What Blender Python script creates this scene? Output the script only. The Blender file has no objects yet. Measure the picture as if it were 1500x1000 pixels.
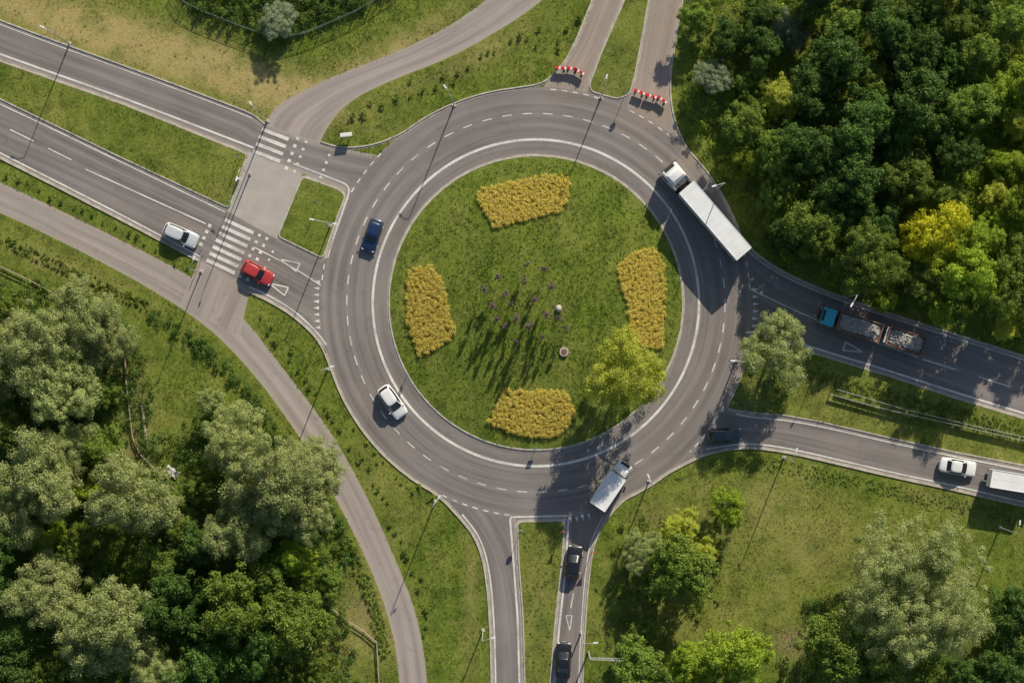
import bpy, math, random
import numpy as np
from mathutils import Vector, Matrix
import bmesh
random.seed(7)
S = 0.09          # metres per plan unit
CAMH = 240.0
scene = bpy.context.scene
COL = scene.collection
def W(x, y): return ((x-750)*S, (500-y)*S)
def base_of(x, y, h):      # plan position of the foot of a thing whose top (height h) is seen at x,y
    k = 1-h/CAMH
    return 750+(x-750)*k, 500+(y-500)*k

# ---------------------------------------------------------------- materials
def nodes_of(name):
    m = bpy.data.materials.new(name); m.use_nodes = True
    nt = m.node_tree; nt.nodes.clear()
    return m, nt, nt.nodes, nt.links
def mk(nt, t, **kw):
    n = nt.nodes.new(t)
    for k, v in kw.items(): setattr(n, k, v)
    return n
def noise(nt, vec, scale, detail=4, rough=.6):
    n = mk(nt, 'ShaderNodeTexNoise'); n.inputs['Scale'].default_value = scale
    n.inputs['Detail'].default_value = detail; n.inputs['Roughness'].default_value = rough
    nt.links.new(vec, n.inputs['Vector']); return n.outputs['Fac']
def ramp(nt, fac, a, b, ca=(0,0,0,1), cb=(1,1,1,1)):
    r = mk(nt, 'ShaderNodeValToRGB'); r.color_ramp.elements[0].position = a; r.color_ramp.elements[1].position = b
    r.color_ramp.elements[0].color = ca; r.color_ramp.elements[1].color = cb
    nt.links.new(fac, r.inputs['Fac']); return r.outputs['Color']
def mixc(nt, fac, a, b, mode='MIX'):
    n = mk(nt, 'ShaderNodeMix', data_type='RGBA', blend_type=mode)
    for sock, v in ((n.inputs[0], fac), (n.inputs[6], a), (n.inputs[7], b)):
        if isinstance(v, bpy.types.NodeSocket): nt.links.new(v, sock)
        elif isinstance(v, (int, float)): sock.default_value = v
        else: sock.default_value = (v[0], v[1], v[2], 1)
    return n.outputs[2]
def math_(nt, op, a, b=0.0, c=None):
    n = mk(nt, 'ShaderNodeMath', operation=op)
    for i, v in enumerate((a, b, c)):
        if v is None: continue
        if isinstance(v, bpy.types.NodeSocket): nt.links.new(v, n.inputs[i])
        else: n.inputs[i].default_value = v
    return n.outputs[0]
def finish(nt, col, rough=.8, metal=0, bump=None, bstr=.3, bdist=.05, coat=0, spec=None, trans=None):
    p = mk(nt, 'ShaderNodeBsdfPrincipled'); o = mk(nt, 'ShaderNodeOutputMaterial')
    if isinstance(col, bpy.types.NodeSocket): nt.links.new(col, p.inputs['Base Color'])
    else: p.inputs['Base Color'].default_value = (*col, 1)
    p.inputs['Roughness'].default_value = rough; p.inputs['Metallic'].default_value = metal
    p.inputs['Coat Weight'].default_value = coat
    if spec is not None: p.inputs['Specular IOR Level'].default_value = spec
    if bump is not None:
        b = mk(nt, 'ShaderNodeBump'); b.inputs['Strength'].default_value = bstr; b.inputs['Distance'].default_value = bdist
        nt.links.new(bump, b.inputs['Height']); nt.links.new(b.outputs[0], p.inputs['Normal'])
    if trans:
        t = mk(nt, 'ShaderNodeBsdfTranslucent'); nt.links.new(col, t.inputs['Color'])
        ms = mk(nt, 'ShaderNodeMixShader'); ms.inputs[0].default_value = trans
        nt.links.new(p.outputs[0], ms.inputs[1]); nt.links.new(t.outputs[0], ms.inputs[2])
        nt.links.new(ms.outputs[0], o.inputs[0])
    else: nt.links.new(p.outputs[0], o.inputs[0])
def M(name, col, rough=.6, metal=0, var=.15, scale=3, coat=0, spec=None):
    m, nt, N, L = nodes_of(name)
    tc = mk(nt, 'ShaderNodeTexCoord'); f = noise(nt, tc.outputs['Object'], scale, 5)
    c = mixc(nt, ramp(nt, f, .3, .7), tuple(v*(1-var) for v in col), tuple(min(1, v*(1+var)) for v in col))
    finish(nt, c, rough, metal, coat=coat, spec=spec); return m

def asphalt(name, ca, cb, dusty, dirt=(.34,.27,.20)):
    m, nt, N, L = nodes_of(name)
    tc = mk(nt, 'ShaderNodeTexCoord'); ob = tc.outputs['Object']
    at = mk(nt, 'ShaderNodeAttribute', attribute_name='road')
    sp = mk(nt, 'ShaderNodeSeparateColor'); L.new(at.outputs['Color'], sp.inputs[0])
    uv = mk(nt, 'ShaderNodeUVMap'); uv.uv_map = 'uv'
    mp = mk(nt, 'ShaderNodeMapping'); mp.inputs['Scale'].default_value = (1.6, .04, 1); L.new(uv.outputs[0], mp.inputs['Vector'])
    streak = noise(nt, mp.outputs[0], 1.0, 5, .65)
    big = noise(nt, ob, .09, 5, .6)
    fine = noise(nt, ob, 9, 5, .8)
    c = mixc(nt, ramp(nt, big, .38, .64), ca, cb)
    c = mixc(nt, math_(nt, 'MULTIPLY', ramp(nt, streak, .38, .7), .9), c, tuple(v*1.3 for v in cb))
    # wheel paths
    w = math_(nt, 'COSINE', math_(nt, 'MULTIPLY', sp.outputs[0], 4*math.pi))
    w = math_(nt, 'MULTIPLY_ADD', w, .08, .98)
    c = mixc(nt, 1.0, c, w, 'MULTIPLY')
    sk = math_(nt, 'MULTIPLY_ADD', fine, .6, .7)
    c = mixc(nt, 1.0, c, sk, 'MULTIPLY')
    # dusty margins
    med = noise(nt, ob, 1.2, 5, .7)
    e = math_(nt, 'SUBTRACT', 1.0, math_(nt, 'DIVIDE', sp.outputs[1], .9)); e = math_(nt, 'MAXIMUM', e, 0.0)
    e = math_(nt, 'MULTIPLY', e, math_(nt, 'MULTIPLY', med, 1.5)); e = math_(nt, 'MINIMUM', e, .85)
    c = mixc(nt, e, c, dusty)
    d = math_(nt, 'MULTIPLY', sp.outputs[2], math_(nt, 'MULTIPLY', med, 1.8)); d = math_(nt, 'MINIMUM', d, .9)
    c = mixc(nt, d, c, dirt)
    # oil spots and stains
    st = ramp(nt, noise(nt, ob, .55, 5, .7), .58, .70)
    c = mixc(nt, math_(nt, 'MULTIPLY', st, .25), c, (.08,.07,.065))
    finish(nt, c, .85, bump=fine, bstr=.25, bdist=.01, spec=.3); return m

MAT = {}
MAT['asphalt'] = asphalt('asphalt', (.175,.154,.143), (.240,.213,.197), (.46,.40,.34))
MAT['footpath'] = asphalt('footpath_asphalt', (.305,.258,.236), (.365,.315,.285), (.42,.36,.29))
MAT['oldroad'] = asphalt('old_road_asphalt', (.29,.24,.21), (.35,.295,.255), (.40,.34,.27))
MAT['concrete'] = M('concrete_paving', (.45,.405,.355), .85, var=.09, scale=.6)
MAT['kerb'] = M('kerb_concrete', (.52,.47,.40), .85, var=.3, scale=1.2)
MAT['gutter'] = M('gutter_concrete', (.41,.36,.30), .85, var=.32, scale=.8)

def paint(name):
    m, nt, N, L = nodes_of(name)
    tc = mk(nt, 'ShaderNodeTexCoord'); ob = tc.outputs['Object']
    f = noise(nt, ob, 5, 6, .8); g = noise(nt, ob, .35, 3)
    k = math_(nt, 'ADD', math_(nt, 'MULTIPLY', f, .8), math_(nt, 'MULTIPLY', g, .55))
    c = mixc(nt, ramp(nt, k, .60, .90), (.82,.79,.73), (.32,.295,.27))
    finish(nt, c, .6); return m
MAT['paint'] = paint('road_paint')

def grass_mat(name, leaf=False):
    m, nt, N, L = nodes_of(name)
    tc = mk(nt, 'ShaderNodeTexCoord'); ob = tc.outputs['Object']
    at = mk(nt, 'ShaderNodeAttribute', attribute_name='tint')
    sp = mk(nt, 'ShaderNodeSeparateColor'); L.new(at.outputs['Color'], sp.inputs[0])
    n1 = noise(nt, ob, .35, 6, .65); n2 = noise(nt, ob, 2.2, 6, .75); n3 = noise(nt, ob, .07, 4); n4 = noise(nt, ob, .22, 7, .7)
    mp = mk(nt, 'ShaderNodeMapping'); mp.inputs['Scale'].default_value = (.9, .10, 1); mp.inputs['Rotation'].default_value = (0, 0, 1.1); L.new(ob, mp.inputs['Vector'])
    mown = noise(nt, mp.outputs[0], 1.0, 3, .5)
    c = mixc(nt, ramp(nt, n1, .36, .66), (.095,.150,.018), (.195,.255,.034))
    c = mixc(nt, ramp(nt, n3, .42, .62), c, (.215,.250,.045))
    c = mixc(nt, math_(nt, 'MULTIPLY', ramp(nt, n4, .50, .68), .42), c, (.38,.33,.115))
    c = mixc(nt, math_(nt, 'MULTIPLY', ramp(nt, mown, .42, .62), .28), c, (.30,.32,.07))
    c = mixc(nt, math_(nt, 'MULTIPLY', ramp(nt, n2, .48, .75), .5), c, (.31,.32,.075))
    c = mixc(nt, math_(nt, 'MULTIPLY', ramp(nt, noise(nt, ob, .28, 7, .72), .48, .62), .62), c, (.062,.110,.014))
    dry = math_(nt, 'MULTIPLY', sp.outputs[0], math_(nt, 'MULTIPLY_ADD', n1, 3.4, -.75)); dry = math_(nt, 'MAXIMUM', math_(nt, 'MINIMUM', dry, .92), 0.0)
    c = mixc(nt, dry, c, (.48,.38,.155))
    lush = math_(nt, 'MULTIPLY', sp.outputs[1], .42)
    c = mixc(nt, lush, c, (.125,.205,.018))
    dirt = math_(nt, 'MULTIPLY', sp.outputs[2], math_(nt, 'MULTIPLY_ADD', n2, 3.0, -.6)); dirt = math_(nt, 'MAXIMUM', math_(nt, 'MINIMUM', dirt, 1.0), 0.0)
    c = mixc(nt, dirt, c, (.31,.225,.135))
    if leaf:
        a = at.outputs['Alpha']
        k = math_(nt, 'MULTIPLY_ADD', a, 1.0, .7)
        c = mixc(nt, 1.0, c, k, 'MULTIPLY')
        finish(nt, c, .7, trans=.4, spec=.2)
    else:
        finish(nt, c, .95, bump=math_(nt, 'ADD', n2, noise(nt, ob, 7, 4, .8)), bstr=.7, bdist=.10, spec=.1)
    return m
MAT['ground'] = grass_mat('grass_ground'); MAT['blade'] = grass_mat('grass_blades', True)

def leaf_mat(name, dark, light, tip, tr=.35, hv=(.012, .498), vv=(.4, .82)):
    m, nt, N, L = nodes_of(name)
    at = mk(nt, 'ShaderNodeAttribute', attribute_name='tint')
    sp = mk(nt, 'ShaderNodeSeparateColor'); L.new(at.outputs['Color'], sp.inputs[0])
    oi = mk(nt, 'ShaderNodeObjectInfo')
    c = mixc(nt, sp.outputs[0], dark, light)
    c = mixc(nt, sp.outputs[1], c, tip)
    hs = mk(nt, 'ShaderNodeHueSaturation'); L.new(c, hs.inputs['Color'])
    L.new(math_(nt, 'MULTIPLY_ADD', oi.outputs['Random'], *vv), hs.inputs['Value'])
    L.new(math_(nt, 'MULTIPLY_ADD', oi.outputs['Random'], *hv), hs.inputs['Hue'])
    finish(nt, hs.outputs[0], .6, trans=tr, spec=.25); return m
LEAF = {
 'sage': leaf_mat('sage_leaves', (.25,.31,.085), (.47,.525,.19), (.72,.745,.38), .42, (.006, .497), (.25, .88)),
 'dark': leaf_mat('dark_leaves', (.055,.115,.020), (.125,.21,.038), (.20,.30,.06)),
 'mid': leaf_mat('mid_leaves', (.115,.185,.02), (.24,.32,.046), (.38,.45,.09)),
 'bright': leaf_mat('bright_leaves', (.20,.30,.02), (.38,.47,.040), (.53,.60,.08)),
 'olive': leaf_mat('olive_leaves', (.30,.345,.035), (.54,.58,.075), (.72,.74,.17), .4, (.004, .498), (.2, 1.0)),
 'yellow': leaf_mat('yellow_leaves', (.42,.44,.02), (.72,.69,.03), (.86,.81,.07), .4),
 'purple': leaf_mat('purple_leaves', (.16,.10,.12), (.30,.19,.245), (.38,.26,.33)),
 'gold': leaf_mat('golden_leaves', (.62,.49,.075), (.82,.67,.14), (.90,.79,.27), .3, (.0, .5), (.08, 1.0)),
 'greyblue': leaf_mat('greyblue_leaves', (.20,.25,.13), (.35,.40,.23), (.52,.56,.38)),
}
MAT['bark'] = M('bark', (.13,.10,.07), .9, var=.4, scale=8)
MAT['galv'] = M('galvanised_steel', (.50,.50,.48), .5, .3, .1)
MAT['white'] = M('white_vehicle_paint', (.82,.81,.79), .3, 0, .04, 1, coat=.5)
MAT['blue'] = M('dark_blue_vehicle_paint', (.025,.055,.14), .25, .3, .1, 1, coat=1)
MAT['red'] = M('red_vehicle_paint', (.50,.05,.045), .3, 0, .06, 1, coat=.8)
MAT['black'] = M('black_vehicle_paint', (.022,.024,.028), .25, .3, .1, 1, coat=1)
MAT['navy'] = M('charcoal_vehicle_paint', (.06,.08,.10), .25, .4, .1, 1, coat=1)
MAT['silver'] = M('pale_silver_vehicle_paint', (.70,.72,.72), .3, .2, .04, 1, coat=.6)
MAT['cyan'] = M('turquoise_cab_paint', (.03,.42,.55), .35, 0, .08, 2, coat=.5)
MAT['glass'] = M('tinted_glass', (.015,.018,.02), .08, 0, .1, 1, spec=.8)
MAT['rubber'] = M('tyre_rubber', (.02,.02,.02), .9)
MAT['dark'] = M('dark_plastic', (.03,.03,.03), .7)
MAT['chrome'] = M('rim_alloy', (.5,.5,.5), .3, .8, .05)
MAT['lens'] = M('headlight_lens', (.75,.77,.8), .1, 0, .05)
MAT['redlens'] = M('tail_light_lens', (.4,.01,.01), .2)
MAT['tarp'] = M('trailer_roof_sheet', (.84,.84,.82), .5, 0, .08, .5)
MAT['tarp2'] = M('curtain_side_sheet', (.46,.47,.49), .6, 0, .12, .8)
MAT['chassis'] = M('chassis_steel', (.09,.07,.06), .7, .2)
MAT['rust'] = M('rusty_brown_steel', (.20,.10,.06), .75, 0, .3, 3)
MAT['rubble'] = M('rubble_stone', (.36,.335,.30), .9, 0, .55, 5)
MAT['signred'] = M('barrier_red', (.72,.025,.02), .5)
MAT['signwhite'] = M('barrier_white', (.82,.81,.79), .5, 0, .06)
MAT['signblue'] = M('sign_blue', (.03,.10,.35), .5)
MAT['stone'] = M('pale_stone', (.50,.47,.42), .8, 0, .3, 5)
MAT['wood'] = M('weathered_timber', (.42,.35,.25), .85, 0, .3, 4)
MAT['fence'] = M('green_fence_wire', (.12,.16,.10), .6)
MAT['plaster'] = M('cream_roof', (.78,.77,.72), .7, 0, .06)
MAT['signgrey'] = M('sign_back_grey', (.42,.43,.43), .5, 0, .08)

# ---------------------------------------------------------------- mesh helpers
def link(o, parent=None):
    COL.objects.link(o)
    if parent: o.parent = parent
    return o
def meta(o, label, category, group=None):
    o['label'] = label; o['category'] = category
    if group: o['group'] = group
def mesh_obj(name, verts, faces, mat, parent=None, smooth=False):
    me = bpy.data.meshes.new(name); me.from_pydata([tuple(v) for v in verts], [], faces); me.update()
    if mat: me.materials.append(mat)
    if smooth: me.polygons.foreach_set('use_smooth', [True]*len(me.polygons))
    o = bpy.data.objects.new(name, me); return link(o, parent)
def fast_mesh(name, V, k, color=None, mat=None):
    V = np.asarray(V, dtype=np.float32).reshape(-1, 3); n = len(V); nf = n//k
    me = bpy.data.meshes.new(name); me.vertices.add(n); me.vertices.foreach_set('co', V.ravel())
    me.loops.add(n); me.loops.foreach_set('vertex_index', np.arange(n, dtype=np.int32))
    me.polygons.add(nf); me.polygons.foreach_set('loop_start', np.arange(0, n, k, dtype=np.int32))
    me.update(calc_edges=True)
    if color is not None:
        ca = me.color_attributes.new('tint', 'FLOAT_COLOR', 'POINT'); ca.data.foreach_set('color', np.asarray(color, dtype=np.float32).ravel())
    if mat: me.materials.append(mat)
    return me
def struct(o): o['kind'] = 'structure'; return o
def stuff(o, label=None, cat=None):
    o['kind'] = 'stuff'
    if label: meta(o, label, cat)
    return o

def chaikin(pts, it=3, closed=False):
    p = np.array(pts, float)
    for _ in range(it):
        if closed:
            q = np.roll(p, -1, 0); a = .75*p+.25*q; b = .25*p+.75*q
            p = np.stack([a, b], 1).reshape(-1, 2)
        else:
            a = .75*p[:-1]+.25*p[1:]; b = .25*p[:-1]+.75*p[1:]
            m = np.stack([a, b], 1).reshape(-1, 2); p = np.vstack([p[:1], m, p[-1:]])
    return p
def roundp(pts, r=7.0):      # closed outline with lightly rounded corners
    p = np.array(pts, float); out = []; n = len(p)
    for i in range(n):
        a, b, c = p[i-1], p[i], p[(i+1) % n]
        la, lc = np.hypot(*(a-b)), np.hypot(*(c-b)); u = b+(a-b)/la*min(r, la*.4); v = b+(c-b)/lc*min(r, lc*.4)
        for t in (0, .33, .67, 1): out.append((1-t)**2*u+2*t*(1-t)*b+t*t*v)
    return np.array(out)
def resample(p, n):
    d = np.r_[0, np.cumsum(np.hypot(*np.diff(p, axis=0).T))]; t = np.linspace(0, d[-1], n)
    return np.stack([np.interp(t, d, p[:, 0]), np.interp(t, d, p[:, 1])], 1)
RC = (785.0, 443.5); RO = 316.0; RI = 215.0
def pol(r, a): return (RC[0]+r*math.cos(math.radians(a)), RC[1]+r*math.sin(math.radians(a)))
def arc(a0, a1, r=RO, n=8): return [pol(r, a0+(a1-a0)*i/(n-1)) for i in range(n)]

def pip(poly, X, Y):
    inside = np.zeros(X.shape, bool); n = len(poly); j = n-1
    for i in range(n):
        xi, yi = poly[i]; xj, yj = poly[j]
        if yi != yj:
            c = ((yi > Y) != (yj > Y)) & (X < (xj-xi)*(Y-yi)/(yj-yi)+xi); inside ^= c
        j = i
    return inside
GX0, GY0, GX1, GY1 = -120, -120, 1620, 1120
_gx, _gy = np.meshgrid(np.arange(GX0, GX1, 2), np.arange(GY0, GY1, 2))
hard = np.zeros(_gx.shape, bool)
def stamp(poly, val):
    poly = np.array(poly, float)
    if len(poly) > 150: poly = poly[::2]
    hard[pip(poly, _gx, _gy)] = val
def is_hard(X, Y):
    ix = np.clip(((X-GX0)/2).astype(int), 0, hard.shape[1]-1); iy = np.clip(((Y-GY0)/2).astype(int), 0, hard.shape[0]-1)
    return hard[iy, ix]

def gauss(X, Y, L):
    r = np.zeros(np.shape(X))
    for x, y, rx, ry, ang, amp in L:
        c, s = math.cos(math.radians(ang)), math.sin(math.radians(ang))
        u = ((X-x)*c+(Y-y)*s)/rx; v = (-(X-x)*s+(Y-y)*c)/ry
        r = r+amp*np.exp(-(u*u+v*v))
    return r
ROADDIRT = [(958, 165, 38, 22, 0, .9), (838, 118, 34, 18, 0, .8), (890, 40, 60, 70, 0, .4), (975, 40, 50, 90, 0, .5),
            (1010, 235, 20, 30, 45, .5), (870, 770, 25, 30, 0, .6), (350, 430, 50, 20, 25, .5), (1090, 560, 14, 40, 10, .6), (1300, 530, 200, 40, 17, .12)]
def set_road_attr(me, rc, uvs):
    ca = me.color_attributes.new('road', 'FLOAT_COLOR', 'POINT'); ca.data.foreach_set('color', np.asarray(rc, np.float32).ravel())
    uvl = me.uv_layers.new(name='uv'); idx = np.zeros(len(me.loops), np.int32); me.loops.foreach_get('vertex_index', idx)
    uvl.data.foreach_set('uv', np.asarray(uvs, np.float32)[idx].ravel())
def grid_road(name, G, lane, edge, uv, z, mat):
    n, m = G.shape[:2]
    wx = (G[..., 0]-750)*S; wy = (500-G[..., 1])*S
    V = np.stack([wx, wy, np.full(wx.shape, z)], -1).reshape(-1, 3)
    F = []
    for i in range(n-1):
        for j in range(m-1):
            a = i*m+j; F.append((a, a+1, a+m+1, a+m))
    o = mesh_obj(name, V, F, mat)
    me = o.data
    if len(me.polygons) and me.polygons[len(me.polygons)//2].normal.z < 0: me.flip_normals()
    d = np.clip(gauss(G[..., 0], G[..., 1], ROADDIRT), 0, 1)
    rc = np.stack([lane, edge, d, np.ones_like(d)], -1).reshape(-1, 4)
    set_road_attr(me, rc, uv.reshape(-1, 2)); return struct(o)
def loft(name, left, right, lanes, z, mat, n=110, m=13, soft=True):
    a = resample(chaikin(left, 3 if soft else 0), n); b = resample(chaikin(right, 3 if soft else 0), n)
    t = np.linspace(0, 1, m)
    G = a[:, None]*(1-t)[None, :, None]+b[:, None]*t[None, :, None]
    wid = np.hypot(*(b-a).T)*S
    lane = np.tile(t*lanes, (n, 1)); edge = np.minimum(t, 1-t)[None]*wid[:, None]
    mid = (a+b)/2; v = np.r_[0, np.cumsum(np.hypot(*np.diff(mid, axis=0).T))]*S
    uv = np.stack([t[None]*wid[:, None], np.tile(v[:, None], (1, m))], -1)
    stamp(np.vstack([a, b[::-1]]), True)
    return grid_road(name, G, lane, edge, uv, z, mat)

# ---------------------------------------------------------------- plan of the junction
K1 = [(470,208),(500,217),(540,214),(568,205)]+arc(-128,-96)+[(795,123),(814,106),(835,80),(868,0),(905,-100),(980,-320)]
K3 = [(1075,-320),(1020,-100),(1000,0),(988,70),(981,120),(985,170)]+arc(-46,-17)+[(1115,378),(1160,405),(1240,438),(1370,480),(1500,521),(1720,590),(2100,700)]
K5 = [(2100,880),(1700,785),(1500,742),(1400,718),(1300,697),(1200,673),(1140,660),(1090,655),(1035,664)]+arc(52,66)+[(888,760),(871,792),(863,840),(857,920),(853,1000),(850,1350)]
K7 = [(724,1350),(720,1000),(717,900),(710,830),(697,788),(672,757)]+arc(117,159)+[(470,500),(430,463),(395,442),(365,428)]
K8 = [(290,382),(150,308),(0,232),(-200,130),(-700,-60)]
K11 = [(-700,-210),(-200,-50),(0,30),(75,58),(200,103),(340,155),(372,168),(388,182)]
W_MED = [(-700,-130),(-200,15),(0,90),(180,153),(362,226),(336,305),(180,232),(0,145),(-200,55),(-700,-110)]
W_SPL = [(443,259),(470,268),(497,278),(506,287),(495,315),(482,352),(473,378),(440,362),(407,346)]
N_MED = [(1030,-320),(955,-60),(950,0),(930,110),(922,138),(905,145),(868,135),(863,126),(880,80),(915,0),(945,-100),(1020,-320)]
E_MED = [(2100,790),(1700,675),(1500,613),(1400,583),(1300,550),(1190,517),(1115,492)]+arc(10.5,29,319,7)+[(1100,604),(1150,608),(1200,617),(1300,640),(1400,662),(1500,681),(1700,725),(2100,815)]
S_SPL = [(758,764),(824,762),(827,770),(822,830),(812,920),(806,1000),(800,1350),(776,1350),(769,1000),(766,900),(760,820)]

loft('footpath', [(900,-200),(795,-80),(715,0),(640,50),(560,85),(480,115),(420,145),(397,163),(384,192)],
     [(980,-200),(880,-80),(797,0),(740,40),(660,85),(580,115),(520,143),(487,172),(462,222)], 1, .004, MAT['footpath'])
loft('footpath', [(-700,40),(-200,180),(0,266),(150,338),(270,398),(345,450),(400,520),(450,585),(490,640),(540,730),(580,820),(612,900),(628,1000),(640,1350)],
     [(-700,85),(-200,225),(0,311),(120,368),(230,428),(310,482),(370,545),(415,605),(455,665),(500,745),(545,835),(572,910),(588,1000),(595,1350)], 1, .004, MAT['footpath'])
loft('footpath', [(302,355),(290,385),(262,450)], [(380,395),(364,430),(352,492)], 1, .007, MAT['footpath'], 20)
loft('road', K11+[(462,208),(520,222),(600,235)], [(-700,-130),(-200,15),(0,90),(180,153),(362,226),(430,249),(500,275),(560,310)], 1.2, .010, MAT['asphalt'])
loft('road', [(-700,-110),(-200,55),(0,145),(180,232),(336,305),(408,347),(473,377),(540,400)], K8[::-1]+[(365,428),(395,442),(430,463),(470,500),(520,570)], 2, .010, MAT['asphalt'])
loft('road', [(980,-320),(905,-100),(868,0),(835,80),(814,106),(790,135),(770,160)], [(1020,-320),(945,-100),(916,0),(880,80),(863,126),(850,165)], 1, .010, MAT['oldroad'])
loft('road', [(1030,-320),(955,-60),(950,0),(930,110),(918,160)], [(1075,-320),(1020,-100),(1000,0),(988,70),(981,120),(985,170),(1000,215),(1010,240)], 1, .012, MAT['oldroad'])
loft('road', [(1040,270),(1090,350),(1115,378),(1160,405),(1240,438),(1370,480),(1500,521),(1720,590),(2100,700)],
     [(1040,520),(1080,520),(1115,494),(1190,517),(1300,550),(1400,583),(1500,613),(1700,675),(2100,790)], 2, .014, MAT['asphalt'])
loft('road', [(1040,585),(1075,598),(1100,604),(1150,608),(1200,617),(1300,640),(1400,662),(1500,681),(1700,725),(2100,815)],
     [(960,700),(1000,680),(1035,664),(1090,655),(1140,660),(1200,673),(1300,697),(1400,718),(1500,742),(1700,785),(2100,880)], 1.3, .014, MAT['asphalt'])
loft('road', [(600,690),(645,728),(672,757),(697,788),(710,830),(717,900),(720,1000),(724,1350)], [(745,715),(757,764),(760,820),(766,900),(769,1000),(776,1350)], 1, .014, MAT['asphalt'])
loft('road', [(800,720),(828,764),(822,830),(812,920),(806,1000),(800,1350)], [(930,715),(888,760),(871,792),(863,840),(857,920),(853,1000),(850,1350)], 1, .012, MAT['asphalt'])
# small fillers under splitter tips
def flat(name, poly, z, mat, hardv=None, smooth_it=0, dry=None):
    p = roundp(poly) if smooth_it else np.array(poly, float)
    if hardv is not None: stamp(p, hardv)
    bm = bmesh.new(); vs = [bm.verts.new((*W(x, y), z)) for x, y in p]
    f = bm.faces.new(vs); f.normal_update()
    if f.normal.z < 0: f.normal_flip()
    bmesh.ops.triangulate(bm, faces=[f], ngon_method='EAR_CLIP')
    me = bpy.data.meshes.new(name); bm.to_mesh(me); bm.free(); me.materials.append(mat)
    ca = me.color_attributes.new('road', 'FLOAT_COLOR', 'POINT')
    ca.data.foreach_set('color', np.tile([.5, 3, 0, 1], (len(me.vertices), 1)).astype(np.float32).ravel())
    me.uv_layers.new(name='uv')
    if dry is not None:
        co = np.array([v.co[:] for v in me.vertices]); X = co[:, 0]/S+750; Y = 500-co[:, 1]/S
        ca = me.color_attributes.new('tint', 'FLOAT_COLOR', 'POINT'); ca.data.foreach_set('color', ground_attr(X, Y).astype(np.float32).ravel())
    o = bpy.data.objects.new(name, me); link(o); return struct(o)
DRY = [(230,75,200,36,18,1.0),(480,120,110,20,-18,.6),(60,25,90,20,20,.75),(600,60,70,18,-30,.6),(350,110,140,22,20,.8),(150,190,160,14,23,.5),(110,400,120,14,25,.4),
       (1180,790,190,60,15,.26),(1000,900,120,60,0,.15),(790,900,22,120,0,.7),(215,620,30,80,0,.3),(520,930,40,70,70,.5),(560,860,14,120,-20,.4),
       (1330,640,160,14,14,.35),(1120,720,70,25,0,.2),(460,470,60,10,50,.4),(690,850,12,120,0,.35),(560,700,25,90,-40,.2),(720,70,60,20,-35,.4),(150,255,140,8,25,.5)]
LUSH = [(1480,240,60,120,0,.9),(785,443,190,190,0,.4),(1300,600,160,18,15,.4),(1050,220,40,80,-30,.5),(250,560,60,70,0,.4),(640,860,50,90,-15,.35),(440,15,110,50,0,.7),
        (1420,830,80,60,0,.4),(1000,700,80,40,0,.4),(480,560,40,60,-40,.4),(1200,330,200,150,30,.3),(200,800,250,200,0,.3),(660,150,120,30,-25,.3),(460,310,40,40,0,.3)]
DIRT = [(790,930,12,120,0,.8),(1165,940,30,18,0,1.0),(1420,745,90,10,15,.3),(820,450,10,10,0,.6),(200,660,20,30,0,.5),(960,760,30,20,30,.4),(530,890,20,40,-30,.5),(895,120,30,20,0,.4),
        (450,300,20,30,0,.2),(1090,600,30,14,0,.4),(640,110,60,8,-25,.3),(180,550,40,14,60,.3)]
def ground_attr(X, Y):
    return np.stack([np.clip(gauss(X, Y, DRY), 0, 1), np.clip(gauss(X, Y, LUSH), 0, 1), np.clip(gauss(X, Y, DIRT), 0, 1), np.full(np.shape(X), .5)], -1)

flat('road', [(742,745),(842,745),(838,790),(750,790)], .011, MAT['asphalt'], True)
flat('road', [(440,240),(560,270),(540,420),(460,382),(480,300)], .009, MAT['asphalt'], True)
flat('road', [(840,110),(960,110),(960,190),(840,190)], .008, MAT['asphalt'], True)
flat('road', [(1050,480),(1120,485),(1120,500),(1080,615),(1040,610)], .008, MAT['asphalt'], True)
# ring carriageway
n = 361; rr = np.array([205,215,220,228,240,249,258,267,277,286,296,305,316.])
a = np.radians(np.linspace(0, 360, n))
G = np.stack([RC[0]+rr[None]*np.cos(a)[:, None], RC[1]+rr[None]*np.sin(a)[:, None]], -1)
lane = np.tile((rr-240)/37, (n, 1)); lane[:, :4] = .12
edge = np.tile(np.where(rr < 240, np.abs(rr-213)*S*1.6, 3.0), (n, 1))
uv = np.stack([np.tile(rr*S, (n, 1)), np.tile((a*25)[:, None], (1, len(rr)))], -1)
stamp(arc(0, 360, RO, 120), True)
grid_road('roundabout_carriageway', G, lane, edge, uv, .020, MAT['asphalt'])
flat('pavement', [(364,222),(443,254),(405,350),(333,310)], .03, MAT['concrete'], True)

# islands (raised grass)
for P in (W_MED, W_SPL, N_MED, E_MED, S_SPL):
    flat('grass_island', P, .11, MAT['ground'], False, 2, dry=True)
stamp(arc(0, 360, RI-1, 120), False)
def isl_h(X, Y):
    r2 = ((X-RC[0])**2+(Y-RC[1])**2)/RI**2
    return np.where(r2 < 1, .1+1.0*(1-r2), 0)
rr = np.linspace(0, RI, 26); n = 120; V = []; F = []
for i, r in enumerate(rr):
    for j in range(n):
        aa = 2*math.pi*j/n; x = RC[0]+r*math.cos(aa); y = RC[1]+r*math.sin(aa)
        V.append((*W(x, y), .1+1.0*(1-(r/RI)**2)))
for i in range(25):
    for j in range(n):
        F.append((i*n+j, i*n+(j+1) % n, (i+1)*n+(j+1) % n, (i+1)*n+j))
o = mesh_obj('grass_island', V, F, MAT['ground'], smooth=True); struct(o)
if o.data.polygons[2000].normal.z < 0: o.data.flip_normals()
V = np.array(V); ca = o.data.color_attributes.new('tint', 'FLOAT_COLOR', 'POINT')
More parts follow.
